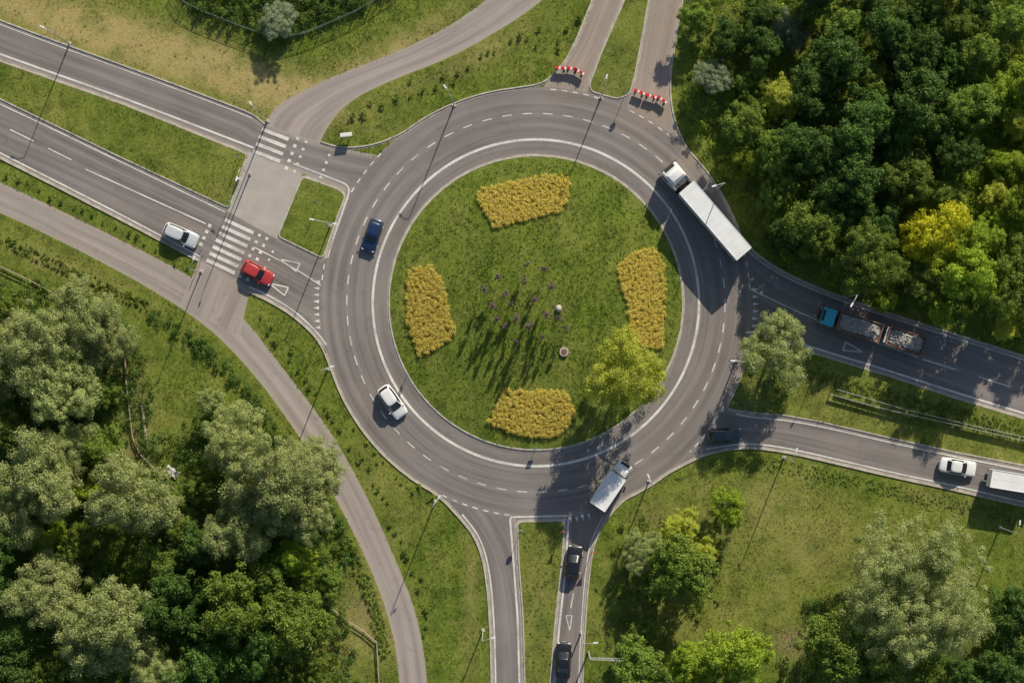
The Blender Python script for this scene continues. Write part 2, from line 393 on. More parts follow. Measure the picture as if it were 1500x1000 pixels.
ca.data.foreach_set('color', ground_attr(V[:, 0]/S+750, 500-V[:, 1]/S).astype(np.float32).ravel())

# ground sheet
ax = np.r_[-2500, -1200, -600, -300, -150, np.arange(-99, 99.1, .9), 150, 300, 600, 1200, 2500]
ay = np.r_[-2500, -1200, -600, -300, -120, np.arange(-72, 72.1, .9), 120, 300, 600, 1200, 2500]
XX, YY = np.meshgrid(ax, ay); V = np.stack([XX, YY, np.zeros_like(XX)], -1).reshape(-1, 3); m = len(ax)
F = [(i*m+j, i*m+j+1, (i+1)*m+j+1, (i+1)*m+j) for i in range(len(ay)-1) for j in range(m-1)]
o = mesh_obj('ground', V, F, MAT['ground']); struct(o)
ca = o.data.color_attributes.new('tint', 'FLOAT_COLOR', 'POINT')
ca.data.foreach_set('color', ground_attr(V[:, 0]/S+750, 500-V[:, 1]/S).astype(np.float32).ravel())

# ---- kerbs, gutters, markings
def offs(p, d, closed=False):   # p plan pts; d>0 to the right of travel as seen from above
    if closed: t = np.roll(p, -1, 0)-np.roll(p, 1, 0)
    else: t = np.gradient(p, axis=0)
    L = np.hypot(*t.T)[:, None]; L[L == 0] = 1; t = t/L
    nrm = np.stack([-t[:, 1], t[:, 0]], 1)     # plan y points down
    return p+nrm*d
def strip_mesh(name, p, d0, d1, z, mat, h=0, closed=False):
    a = offs(p, d0, closed); b = offs(p, d1, closed); V = []; F = []; n = len(p)
    for i in range(n):
        V += [(*W(*a[i]), z-h), (*W(*a[i]), z), (*W(*b[i]), z), (*W(*b[i]), z-h)]
    for i in range(n if closed else n-1):
        j = (i+1) % n
        for k in ((1, 2),) if h == 0 else ((0, 1), (1, 2), (2, 3)):
            F.append((i*4+k[0], i*4+k[1], j*4+k[1], j*4+k[0]))
    o = mesh_obj(name, V, F, mat); 
    if o.data.polygons[0 if h == 0 else 1].normal.z < 0: o.data.flip_normals()
    return struct(o)
def ccw(P):
    P = np.array(P, float); x, y = P.T; A = np.sum(x*np.roll(y, -1)-np.roll(x, -1)*y)
    return P if A < 0 else P[::-1]      # plan y is down
for i, (K, cl) in enumerate([(K1,0),(K3,0),(K5,0),(K7,0),(K8,0),(K11,0),(W_MED,1),(W_SPL,1),(N_MED,1),(E_MED,1),(S_SPL,1)]):
    p = roundp(ccw(K)) if cl else chaikin(K, 3)
    strip_mesh('kerb', p, -.9, .9, .13+.0007*i, MAT['kerb'], .13, bool(cl))
    strip_mesh('gutter', p, .9, 3.8, .0225+.0008*i, MAT['gutter'], 0, bool(cl))
p = np.array(arc(0, 360, RI, 181)[:-1]); p = ccw(p)
strip_mesh('kerb', p, -1.0, 1.0, .14, MAT['kerb'], .13, True)
strip_mesh('gutter', p, 1.0, 3.2, .034, MAT['gutter'], 0, True)

MV = []; MF = []; mz = [0]
def quad(pts, z=None):
    if z is None: z = .036+(mz[0] % 5)*.003
    b = len(MV); MV.extend([(*W(*q), z) for q in pts]); MF.append(tuple(range(b, b+len(pts))))
def line(pts, w, dash=None, soft=True, closed=False):
    mz[0] += 1; z = .036+(mz[0] % 5)*.003
    p = chaikin(pts, 3) if (soft and len(pts) > 2) else np.array(pts, float)
    d = np.r_[0, np.cumsum(np.hypot(*np.diff(p, axis=0).T))]
    def at(s): return np.array([np.interp(s, d, p[:, 0]), np.interp(s, d, p[:, 1])])
    segs = [(0, d[-1])]
    if dash:
        segs = []; s = dash[2] if len(dash) > 2 else 0
        while s < d[-1]: segs.append((s, min(s+dash[0], d[-1]))); s += dash[1]
    for s0, s1 in segs:
        k = max(1, int((s1-s0)/6)); ss = np.linspace(s0, s1, k+1); q = np.array([at(s) for s in ss])
        t = np.gradient(q, axis=0); L = np.hypot(*t.T)[:, None]; L[L == 0] = 1; t /= L
        nr = np.stack([-t[:, 1], t[:, 0]], 1)*w/2
        for i in range(k): quad([q[i]-nr[i], q[i]+nr[i], q[i+1]+nr[i+1], q[i+1]-nr[i+1]], z)
def kl(K, off, w, **k):
    line(offs(chaikin(K, 3), off), w, soft=False, **k)
line(arc(0, 360, 239, 181), 3.8, soft=False)
line(arc(0, 360, 277, 361), 1.6, dash=(14, 29.9), soft=False)
# edge lines
kl(K11[:-1], 6, 1.3); kl(K5[:9], 6.5, 2.4); kl(K7[:6], 6.5, 2.3); kl(K8, 7, 2.6)
line([(365,420),(395,433),(433,456),(466,488),(478,505)], 2.6)
kl(K3[13:], 6, 1.4); kl(K5[17:], 6, 1.4)
line([(-700,-138),(-200,5),(0,80),(180,143),(372,217)], 3.0); line([(430,240),(490,263),(512,272),(511,284),(500,316),(486,356),(480,378)], 2.2)
line([(-700,-103),(-200,63),(0,152),(180,239),(330,311)], 1.8)
line([(1093,487),(1117,485),(1190,509),(1300,542),(1400,575),(1500,605),(1700,667),(2100,780)], 3.0)
line([(1078,606),(1100,611),(1150,615),(1200,624),(1300,647),(1400,669),(1500,688),(1700,732)], 1.9)
line([(776,1350),(761,1000),(758,900),(752,820),(747,757),(833,755),(829,830),(819,920),(812,1000),(806,1350)], 2.8, soft=False)
line([(15,190),(112,238)], 1.9, dash=(38, 62)); line([(125,248),(302,328)], 2.0); line([(-400,-10),(-20,172)], 1.9, dash=(38,62))
line([(372,362),(430,392),(470,418)], 1.9); line([(1098,423),(1210,476),(1345,523)], 1.8)
line([(1352,526),(2000,730)], 1.9, dash=(50, 85))
# zebras
def zebra(c, d, n, sp, ln, w):
    d = np.array(d)/np.hypot(*d); nn = np.array([-d[1], d[0]]); mz[0] += 1
    for i in range(n):
        o_ = np.array(c)+nn*(i-(n-1)/2)*sp
        quad([o_-d*ln/2-nn*w/2, o_+d*ln/2-nn*w/2, o_+d*ln/2+nn*w/2, o_-d*ln/2+nn*w/2])
zebra((397,213), (.93,.36), 4, 11.5, 42, 5.4); zebra((337,361), (.9,.42), 7, 10.8, 46, 5.4)
def sqrow(c, d, along, n, sp, s=5):
    d = np.array(d)/np.hypot(*d); nn = np.array([-d[1], d[0]]); c = np.array(c)+d*along
    for i in range(n):
        o_ = c+nn*(i-(n-1)/2)*sp
        quad([o_-d*s/2-nn*s/2, o_+d*s/2-nn*s/2, o_+d*s/2+nn*s/2, o_-d*s/2+nn*s/2])
sqrow((397,213), (.93,.36), 33, 5, 11.5, 5); sqrow((397,213), (.93,.36), 46, 5, 11.5, 4); sqrow((420,222), (.93,.36), 60, 4, 11.5, 4)
sqrow((337,361), (.9,.42), 32, 7, 11, 4.4); sqrow((337,361), (.9,.42), 44, 7, 11, 4.4); sqrow((337,361), (.9,.42), 60, 4, 13, 3.5)
sqrow((337,361), (.9,.42), -40, 4, 10, 5)
# give-way teeth
def teeth(a0, a1, n, r=322, ln=9):
    for i in range(n):
        a = a0+(a1-a0)*i/(n-1); da = math.degrees(2.6/r)
        quad([pol(r-ln*.45, a-da), pol(r-ln*.45, a+da), pol(r+ln*.55, a)])
teeth(173.5, 185.5, 8); teeth(-3.5, 6.0, 6); teeth(76, 82.5, 5)
for a0, a1, r in ((208,224,315),(97,116,313),(29,44,314),(-86,-73,313),(-64,-50,313),(-14,-4,314),(186,194,315)):
    line(arc(a0, a1, r, 30), 1.9, dash=(8, 16), soft=False)
def gw(c, d, L=28, B=13, w=2.0):
    d = np.array(d)/np.hypot(*d); nn = np.array([-d[1], d[0]]); c = np.array(c)
    A = c-d*L/2; P = c+d*L/2+nn*B/2; Q = c+d*L/2-nn*B/2
    for u, v in ((A, P), (P, Q), (Q, A)): line([u, v], w)
gw((424,386), (.9,.42)); gw((407,421), (.9,.42)); gw((1250,511), (-.95,-.3)); gw((834,912), (-.05,-1), 22, 9, 1.5); 
line([(840,868),(836,890)], 1.5)
o = mesh_obj('road_marking', MV, MF, MAT['paint']); struct(o)
bm = bmesh.new(); bm.from_mesh(o.data)
for f in bm.faces:
    f.normal_update()
    if f.normal.z < 0: f.normal_flip()
bm.to_mesh(o.data); bm.free()

# ---------------------------------------------------------------- vegetation
def nrmz(v): return v/np.maximum(np.linalg.norm(v, axis=-1, keepdims=True), 1e-6)
def leaf_verts(P, N_, size, rng, asp=.55):
    t = nrmz(np.cross(N_, rng.normal(size=N_.shape))); b = np.cross(N_, t); s = size[:, None]
    return np.stack([P+t*s, P+b*s*asp, P-t*s, P-b*s*asp], 1)
def clump_leaves(C, cr, nl, ls, rng, ctint, squash=.8):
    k = len(C); d = nrmz(rng.normal(size=(k, nl, 3))); d[..., 2] = np.where(d[..., 2] < -.25, -d[..., 2], d[..., 2])
    rad = rng.uniform(.5, 1.05, (k, nl, 1)); rad = np.where(rng.uniform(size=rad.shape) < .2, rad*1.32, rad)
    P = C[:, None]+d*rad*cr[:, None, None]*np.array([1, 1, squash])
    N_ = nrmz(d*.85+np.array([0, 0, .3])+rng.normal(size=d.shape)*.5)
    sz = ls*rng.uniform(.6, 1.35, (k, nl))
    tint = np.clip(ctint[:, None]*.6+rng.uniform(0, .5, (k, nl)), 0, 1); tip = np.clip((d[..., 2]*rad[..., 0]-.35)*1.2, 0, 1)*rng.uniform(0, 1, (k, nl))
    V = leaf_verts(P.reshape(-1, 3), N_.reshape(-1, 3), sz.ravel(), rng)
    colr = np.stack([tint.ravel(), tip.ravel(), np.zeros(k*nl), np.ones(k*nl)], -1)
    return V, np.repeat(colr[:, None], 4, 1)
def tube(V, F, p0, p1, r0, r1, n=7):
    p0 = Vector(p0); p1 = Vector(p1); d = (p1-p0).normalized(); a = d.orthogonal().normalized(); b_ = d.cross(a); k = len(V)
    for p, r in ((p0, r0), (p1, r1)):
        for i in range(n):
            t = 2*math.pi*i/n; V.append(tuple(p+a*math.cos(t)*r+b_*math.sin(t)*r))
    for i in range(n): F.append((k+i, k+(i+1) % n, k+n+(i+1) % n, k+n+i))
    F.append(tuple(range(k+n, k+2*n)))
def tree_variant(seed, R, H, nclump, nl, ls, crs=(.12,.19), nlobe=7, lowz=.25, seg=7, skirt=.22):
    rng = np.random.default_rng(seed)
    lob = [(rng.normal()*.08*R, rng.normal()*.08*R, H-.42*R, .46*R)]
    a0 = rng.uniform(0, 6.28)
    for i in range(nlobe-1):
        a_ = a0+2*math.pi*i/(nlobe-1)+rng.uniform(-.5, .5); d = R*rng.uniform(.34, .74); lr = R*rng.uniform(.20, .44)
        lob.append((d*math.cos(a_), d*math.sin(a_), H*rng.uniform(.42, .80), lr))
    lob = np.array(lob)
    wts = lob[:, 3]**1.8; idx = rng.choice(len(lob), nclump, p=wts/wts.sum()); L_ = lob[idx]
    d = nrmz(rng.normal(size=(nclump, 3))); d[:, 2] = np.where(d[:, 2] < -.35, -d[:, 2], d[:, 2])
    C = L_[:, :3]+d*L_[:, 3:]*rng.uniform(.5, 1.15, (nclump, 1))*np.array([1, 1, .9])
    C[:, 2] = np.maximum(C[:, 2], lowz*H)
    ns = int(nclump*skirt)        # low leaf clumps added to cover the bole's shadow and thicken the crown's
    if ns:
        an = rng.uniform(0, 6.28, ns); rr_ = R*rng.uniform(.2, .8, ns)
        C = np.vstack([C, np.stack([rr_*np.cos(an), rr_*np.sin(an), H*rng.uniform(.14, .42, ns)], -1)])
    cr = R*rng.uniform(crs[0]*.75, crs[1], len(C))
    V, c = clump_leaves(C, cr, nl, ls, rng, rng.uniform(0, 1, len(C)))
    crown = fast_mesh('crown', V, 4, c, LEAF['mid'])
    TV, TF = [], []; tr = max(.04, R*.05); top = (rng.normal()*.1, rng.normal()*.1, H*.42)
    tube(TV, TF, (0, 0, -.1), top, tr, tr*.75, seg)
    for l in lob:
        mid = (l[0]*.45, l[1]*.45, top[2]+(l[2]-top[2])*.55); tube(TV, TF, top, mid, tr*.5, tr*.32, 5); tube(TV, TF, mid, tuple(l[:3]), tr*.32, tr*.1, 5)
    tm = bpy.data.meshes.new('trunk'); tm.from_pydata(TV, [], TF); tm.materials.append(MAT['bark']); tm.update()
    return (R, H, tm, crown)
VAR = {
 'broad': [tree_variant(10+i, 4.2, 7.6, 180, 95, .12, (.10,.18), 9) for i in range(6)],
 'sage': [tree_variant(30+i, 5.0, 8.0, 230, 180, .088, (.09,.17), 13) for i in range(5)],
 'huge': [tree_variant(50, 10.4, 14.0, 680, 210, .10, (.05,.105), 22, .2)],
 'shrub': [tree_variant(60+i, 1.2, 1.7, 34, 45, .10, (.2,.32), 5, .15, 5, 0) for i in range(3)],
 'wisp': [tree_variant(70+i, 1.2, 1.9, 20, 30, .10, (.2,.34), 5, .3, 5, 0) for i in range(3)],
}
def place_tree(x, y, r, kind, label, cat='tree', name='tree', group=None, hs=1.0, fam=None, i=[0]):
    """x,y,r: crown centre and radius on the plan"""
    i[0] += 1
    fam = fam or ('sage' if kind in ('sage', 'greyblue') else 'broad')
    R, H, tm, cm = random.choice(VAR[fam]); s = r*S/R; h = H*s*hs
    bx, by = base_of(x, y, h*.7)
    e = bpy.data.objects.new(name, None); e.empty_display_size = .5; COL.objects.link(e)
    wx, wy = W(bx, by); z = float(isl_h(np.array(bx), np.array(by))); e.location = (wx, wy, z)
    k = random.uniform(.9, 1.1)
    e.rotation_euler = (0, 0, random.uniform(0, 6.28)); e.scale = (s*k, s/k, s*hs)
    t = bpy.data.objects.new('trunk', tm); link(t, e)
    c = bpy.data.objects.new('crown', cm); link(c, e)
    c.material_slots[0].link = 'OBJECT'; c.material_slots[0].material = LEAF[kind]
    meta(e, label, cat, group); return e
LBL = {'sage': 'pale grey-green willow with billowing crown in rough grass', 'dark': 'dark green broadleaf tree in dense woodland',
       'mid': 'mid green broadleaf tree among undergrowth', 'bright': 'bright green young broadleaf tree in grass',
       'olive': 'yellowish green broadleaf tree among undergrowth',
       'yellow': 'yellow-green leafed tree standing out of dark woodland', 'greyblue': 'grey-green silvery tree at the woodland edge'}
NE = [(1045,110,27,'greyblue'),(1158,42,28,'greyblue'),(1102,118,26,'mid'),(1150,140,34,'olive'),(1092,178,38,'mid'),(1180,15,30,'mid'),(1240,28,38,'mid'),
 (1310,48,42,'dark'),(1225,85,46,'dark'),(1345,85,44,'dark'),(1395,30,38,'mid'),(1440,70,42,'mid'),(1485,28,42,'mid'),(1272,178,50,'dark'),(1350,148,52,'dark'),
 (1425,150,44,'mid'),(1185,215,46,'dark'),(1243,262,50,'dark'),(1330,258,44,'mid'),(1290,320,36,'dark'),(1195,335,48,'mid'),(1140,285,32,'mid'),(1368,338,48,'yellow'),
 (1268,385,54,'mid'),(1400,225,38,'dark'),(1190,140,40,'dark'),(1022,25,26,'mid'),(1425,400,44,'bright'),(1480,425,42,'mid'),(1350,410,32,'mid'),(1310,205,36,'dark'),
 (1130,220,36,'mid'),(1150,350,30,'dark'),(1230,320,34,'dark'),(1065,55,26,'dark'),(1110,65,32,'dark'),(1475,130,34,'bright'),(1445,345,32,'bright'),(1090,235,26,'bright'),(1115,20,28,'dark'),
 (1345,10,34,'dark'),(1280,120,34,'mid'),(1395,90,30,'dark'),(1380,280,34,'mid'),(1475,480,20,'olive'),(1300,440,18,'bright'),(1380,460,20,'bright'),(1440,5,30,'dark'),(1270,-10,36,'dark'),(1530,100,44,'bright'),(1545,220,44,'bright'),(1540,440,40,'mid'),(1200,-25,40,'dark'),(1400,-40,44,'dark'),
 (1500,300,34,'bright'),(1472,235,24,'bright'),(1455,285,22,'olive'),(1495,180,26,'olive'),(1400,375,26,'bright'),(1497,378,40,'mid')]
for x, y, r, k in NE: place_tree(x, y, r*1.06, k, LBL[k], group='trees of the roadside wood', hs=1.6 if (x > 1415 and y > 370 and y < 470 and x < 1500) else (1.25 if k == 'dark' else 1.1), fam='sage' if (x, y) == (1268, 385) else None)
SW = [(40,500,58,'sage'),(122,470,50,'sage'),(160,500,38,'sage'),(85,555,55,'sage'),(10,450,30,'mid'),(338,640,48,'sage'),(48,700,62,'sage'),(15,760,46,'sage'),(85,655,40,'sage'),
 (192,735,62,'sage'),(400,718,66,'sage'),(455,680,44,'sage'),(350,770,50,'sage'),(440,745,44,'sage'),(70,862,56,'sage'),(160,925,66,'sage'),(245,888,48,'dark'),(352,890,56,'mid'),
 (435,915,50,'mid'),(130,720,22,'bright'),(68,785,26,'bright'),(112,800,32,'mid'),(300,965,46,'dark'),(225,825,34,'mid'),(20,975,46,'dark'),(375,960,42,'dark'),(20,870,34,'dark'),
 (300,710,30,'mid'),(280,800,34,'dark'),(430,820,30,'bright'),(220,980,40,'sage'),(90,990,40,'mid'),(10,630,36,'mid'),(-30,560,50,'sage'),(-30,820,50,'dark'),(60,1040,50,'dark'),(260,1040,50,'dark'),(400,1040,44,'mid'),
 (150,655,30,'mid'),(60,620,32,'dark'),(150,575,24,'mid'),(300,870,30,'dark'),(140,850,30,'dark'),(310,590,22,'sage'),(270,770,26,'mid'),(480,850,22,'mid'),(455,985,30,'mid'),(120,640,26,'sage'),(385,840,34,'mid'),(250,740,20,'mid')]
for x, y, r, k in SW: place_tree(x, y, r*1.1, k, LBL[k].replace('dense woodland', 'the willow grove'), group='trees of the willow grove', hs=1.3)
place_tree(1340, 880, 116, 'sage', 'very large pale grey-green willow with layered crown on the meadow', fam='huge', hs=1.1)
SE = [(1225,955,58,'mid'),(1495,900,46,'dark'),(995,835,52,'mid'),(940,805,32,'sage'),(998,772,28,'olive'),(1070,742,28,'bright'),(1072,962,52,'bright'),(1010,975,36,'bright'),
 (935,985,46,'mid'),(940,925,26,'mid'),(1480,975,46,'dark'),(1290,990,46,'mid'),(1420,1000,40,'dark'),(950,860,24,'mid'),(1040,1040,50,'mid'),(1030,810,24,'olive')]
for x, y, r, k in SE: place_tree(x, y, r*1.05, k, LBL[k].replace('in dense woodland', 'on the meadow').replace('among undergrowth', 'on the meadow'), group='trees of the meadow', hs=1.15)
place_tree(1140, 515, 56, 'sage', 'round grey-green willow on the splitter island grass', hs=1.1)
place_tree(918, 552, 62, 'olive', 'yellowish green tree on the roundabout lawn', hs=1.35, fam='sage')
place_tree(405, 28, 30, 'greyblue', 'small grey-green tree inside fenced thicket', hs=.8)
# young purple trees in the middle of the island
for x, y in ((730,408),(798,395),(772,388),(722,447),(757,465),(828,481),(816,466),(757,500),(795,492),(740,430),(768,412),(740,478),(782,440),(710,425),(806,420),(750,445),(775,478),(800,460),(728,468)):
    place_tree(x, y, random.uniform(5.5, 8), 'purple', 'slender young purple-leaved tree planted in lawn', fam='wisp', group='young purple trees on the roundabout', hs=random.uniform(3.6, 4.8))
# shrubs planted on verges
def shrub_row(pts, n, r, kind, label, jit=4):
    p = resample(chaikin(pts, 2), n)
    for q in p:
        x, y = q+np.random.default_rng(int(q[0]*7)).normal(size=2)*jit
        if not is_hard(np.array(x), np.array(y)): place_tree(x, y, random.uniform(.6, 1.2)*r, kind, label, 'shrub', 'shrub', 'small shrubs planted on the verges', fam='shrub', hs=.8)
shrub_row([(378,462),(425,520),(470,590),(525,670),(570,745),(605,830),(630,930)], 34, 4.5, 'mid', 'small green shrub in verge beside footpath', 5)
shrub_row([(500,185),(560,150),(640,120),(720,80),(780,40)], 22, 5, 'mid', 'small green shrub in verge beside path', 6)
shrub_row([(10,258),(110,305),(210,352),(275,392)], 18, 4, 'mid', 'small green shrub in strip beside footpath', 3)
shrub_row([(640,735),(600,715),(560,680),(520,625)], 12, 4, 'bright', 'small green shrub near kerb', 6)
shrub_row([(770,60),(820,70),(850,20)], 6, 6, 'mid', 'small green shrub in verge beside path', 8)

# flower beds with golden foliage
def bed(poly, seed):
    rng = np.random.default_rng(seed); p = np.array(poly, float)
    x0, y0 = p.min(0); x1, y1 = p.max(0); gx, gy = np.meshgrid(np.arange(x0, x1, 4.2), np.arange(y0, y1, 4.2))
    gx = gx.ravel()+rng.normal(size=gx.size)*1.1; gy = gy.ravel()+rng.normal(size=gy.size)*1.1
    k = pip(p, gx, gy) & (rng.uniform(size=gx.shape) > .01); gx, gy = gx[k], gy[k]
    cx, cy = p.mean(0); ox, oy = W(cx, cy); oz = float(isl_h(np.array(cx), np.array(cy)))
    C = np.stack([(gx-750)*S-ox, (500-gy)*S-oy, isl_h(gx, gy)-oz+rng.uniform(.16, .27, gx.shape)], -1)
    V, c = clump_leaves(C, rng.uniform(.26, .36, len(C)), 125, .052, rng, rng.uniform(0, 1, len(C)), .65)
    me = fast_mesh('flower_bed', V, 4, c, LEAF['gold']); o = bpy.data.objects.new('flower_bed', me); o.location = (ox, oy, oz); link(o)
    meta(o, 'trapezoid bed of golden yellow shrubs on the roundabout lawn', 'flower bed', 'golden beds of the roundabout')
bed([(697,278),(745,268),(800,256),(832,258),(836,275),(824,311),(790,318),(722,334),(703,300)], 1)
bed([(598,392),(632,390),(648,410),(668,488),(645,510),(612,522),(594,462)], 2)
bed([(902,392),(930,370),(958,361),(972,385),(975,440),(970,512),(940,506),(924,496),(916,440)], 3)
bed([(738,570),(828,571),(844,610),(815,640),(765,640),(714,618)], 4)

# undergrowth masses
def undergrowth(name, poly, n, rad, hgt, kind, seed, label, nl=38, ls=.11, avoid=True):
    rng = np.random.default_rng(seed); p = np.array(poly, float); x0, y0 = p.min(0); x1, y1 = p.max(0)
    X = rng.uniform(x0, x1, n*6); Y = rng.uniform(y0, y1, n*6)
    k = pip(poly, X, Y)
    if avoid:
        for dx, dy in ((0,0),(6,0),(-6,0),(0,6),(0,-6)): k &= ~is_hard(X+dx, Y+dy)
    X, Y = X[k][:n], Y[k][:n]
    r = rng.uniform(*rad, len(X)); C = np.stack([(X-750)*S, (500-Y)*S, isl_h(X, Y)+r*.4+rng.uniform(0, hgt, len(X))*rng.uniform(0, 1, len(X))], -1)
    for P in (W_MED, W_SPL, N_MED, E_MED, S_SPL): C[pip(P, X, Y), 2] += .11
    V, c = clump_leaves(C, r, nl, ls, rng, rng.uniform(0, 1, len(X)), .8)
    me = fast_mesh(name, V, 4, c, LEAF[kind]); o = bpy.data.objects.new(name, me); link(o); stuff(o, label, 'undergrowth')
def band(pts, w):
    p = chaikin(pts, 2); return np.vstack([offs(p, -w/2), offs(p, w/2)[::-1]])
NEP = [(1005,-60),(1600,-60),(1600,520),(1480,500),(1370,465),(1240,425),(1160,392),(1120,368),(1085,310),(1050,262),(1015,215),(1000,150),(1003,80)]
undergrowth('undergrowth', NEP, 1500, (.35,.9), 1.2, 'mid', 1, 'mid green bramble undergrowth below the wood', 60)
undergrowth('undergrowth', NEP, 800, (.3,.8), 1.6, 'bright', 2, 'fresh green bramble undergrowth below the wood', 60)
undergrowth('undergrowth', [(1420,130),(1600,120),(1600,380),(1440,380),(1400,300)], 700, (.3,.7), 1.0, 'bright', 3, 'bright green thicket at the wood edge', 60)
SWP = [(-60,600),(60,610),(200,650),(300,600),(400,640),(500,700),(515,800),(500,860),(520,940),(530,1060),(-60,1060)]
undergrowth('undergrowth', SWP, 1900, (.3,.85), 1.2, 'dark', 4, 'green undergrowth of the willow grove', 55)
undergrowth('undergrowth', SWP, 900, (.3,.75), 1.4, 'mid', 5, 'fresh green undergrowth of the willow grove', 55)
undergrowth('undergrowth', [(-60,400),(60,410),(180,450),(230,560),(210,650),(-60,650)], 800, (.3,.75), 1.0, 'dark', 6, 'green undergrowth below willows', 50)
undergrowth('undergrowth', [(268,-60),(275,8),(405,56),(455,45),(560,-5),(640,-60)], 480, (.35,.8), 1.1, 'dark', 7, 'dark green thicket inside the wire fence', 70)
undergrowth('undergrowth', [(268,-60),(275,8),(405,56),(455,45),(560,-5),(640,-60)], 200, (.3,.6), 1.3, 'mid', 8, 'green thicket inside the wire fence', 60)
undergrowth('undergrowth', [(900,770),(960,750),(1060,790),(1060,870),(1010,920),(900,1020),(890,900)], 200, (.3,.6), .6, 'mid', 9, 'green scrub below the meadow trees', 50)
undergrowth('undergrowth', [(1180,880),(1230,860),(1450,980),(1600,860),(1600,1060),(1180,1060)], 420, (.35,.8), 1.0, 'dark', 10, 'green scrub below the big willow', 60)
undergrowth('hedge', band([(215,455),(290,500),(350,560),(410,640),(470,730),(520,820)], 20), 560, (.2,.45), .8, 'dark', 21, 'dark rank hedge along the footpath ditch', 50, .09)
undergrowth('tall_grass', band([(505,790),(545,870),(565,960)], 18), 160, (.12,.3), .25, 'mid', 25, 'tall rank grass along the footpath', 34, .08)
undergrowth('tall_grass', band([(1040,682),(1100,674),(1200,692),(1300,716),(1400,738),(1540,770)], 20), 500, (.07,.18), .08, 'mid', 22, 'rank grass along the road bank', 24, .06)
undergrowth('tall_grass', band([(1180,545),(1300,582),(1420,612),(1540,645)], 24), 420, (.08,.26), .15, 'mid', 23, 'tall rank grass beside the guard rail', 32, .07)
undergrowth('tall_grass', band([(-40,330),(110,400),(220,450)], 16), 260, (.1,.28), .2, 'mid', 24, 'tall rank grass beside the footpath', 34, .08)
# weeds everywhere on grass
undergrowth('weeds', [(-60,-60),(1560,-60),(1560,1060),(-60,1060)], 3600, (.05,.22), .03, 'mid', 11, 'low weeds in the grass', 14, .055)
undergrowth('weeds', [(-60,-60),(1560,-60),(1560,1060),(-60,1060)], 1800, (.05,.15), .03, 'olive', 12, 'yellowish low weeds in the grass', 12, .045)
undergrowth('weeds', arc(0, 360, 205, 40), 1500, (.05,.19), .04, 'mid', 13, 'low weeds of the roundabout lawn', 16, .055)
undergrowth('weeds', [(1085,360),(1200,400),(1520,500),(1520,515),(1200,425),(1110,385)], 60, (.1,.3), .1, 'mid', 14, 'weeds along the kerb', 20, .08)
undergrowth('weeds', S_SPL, 130, (.08,.22), .04, 'mid', 15, 'weeds on the splitter island', 18, .06)

# grass blades
rng = np.random.default_rng(99); NB = 270000
X = rng.uniform(-50, 1550, NB); Y = rng.uniform(-50, 1050, NB); k = ~is_hard(X, Y)
X, Y = X[k], Y[k]; nb = len(X); A = ground_attr(X, Y)
cl = np.sin(X*.11+np.sin(Y*.07)*2)*np.sin(Y*.13+np.sin(X*.05)*2)*.25+np.sin(X*.043+Y*.031+np.sin(Y*.02)*3)*.25+.5
hh = rng.uniform(.05, .14, nb)*(.6+.8*cl)*(1+.5*A[:, 1])*(1-.4*A[:, 0])
for P in (W_SPL, N_MED): hh[pip(P, X, Y)] *= .7
z0 = isl_h(X, Y)
for P in (W_MED, W_SPL, N_MED, E_MED, S_SPL): z0[pip(P, X, Y)] = .11
nbl = 4
px = np.repeat((X-750)*S, nbl)+rng.normal(size=nb*nbl)*.08; py = np.repeat((500-Y)*S, nbl)+rng.normal(size=nb*nbl)*.08; pz = np.repeat(z0, nbl)
h = np.repeat(hh, nbl)*rng.uniform(.6, 1.3, nb*nbl); an = rng.uniform(0, 6.28, nb*nbl); w = h*.18+.010
B = np.stack([px, py, pz], -1); t = np.stack([np.cos(an), np.sin(an), np.zeros_like(an)], -1); a2 = an+rng.uniform(1, 2, len(an))
tip = B+np.stack([np.cos(a2)*h*.7, np.sin(a2)*h*.7, h], -1)
V = np.stack([B-t*w[:, None], B+t*w[:, None], tip], 1)
c = np.repeat(A, nbl, 0); c[:, 3] = np.clip(np.repeat(rng.uniform(0, .7, nb)+.25*cl, nbl)+rng.uniform(-.15, .15, nb*nbl), 0, 1)
me = fast_mesh('grass', V, 3, np.repeat(c[:, None], 3, 1), MAT['blade']); o = bpy.data.objects.new('grass', me); link(o); stuff(o, 'rough mown grass of the verges and islands', 'grass')

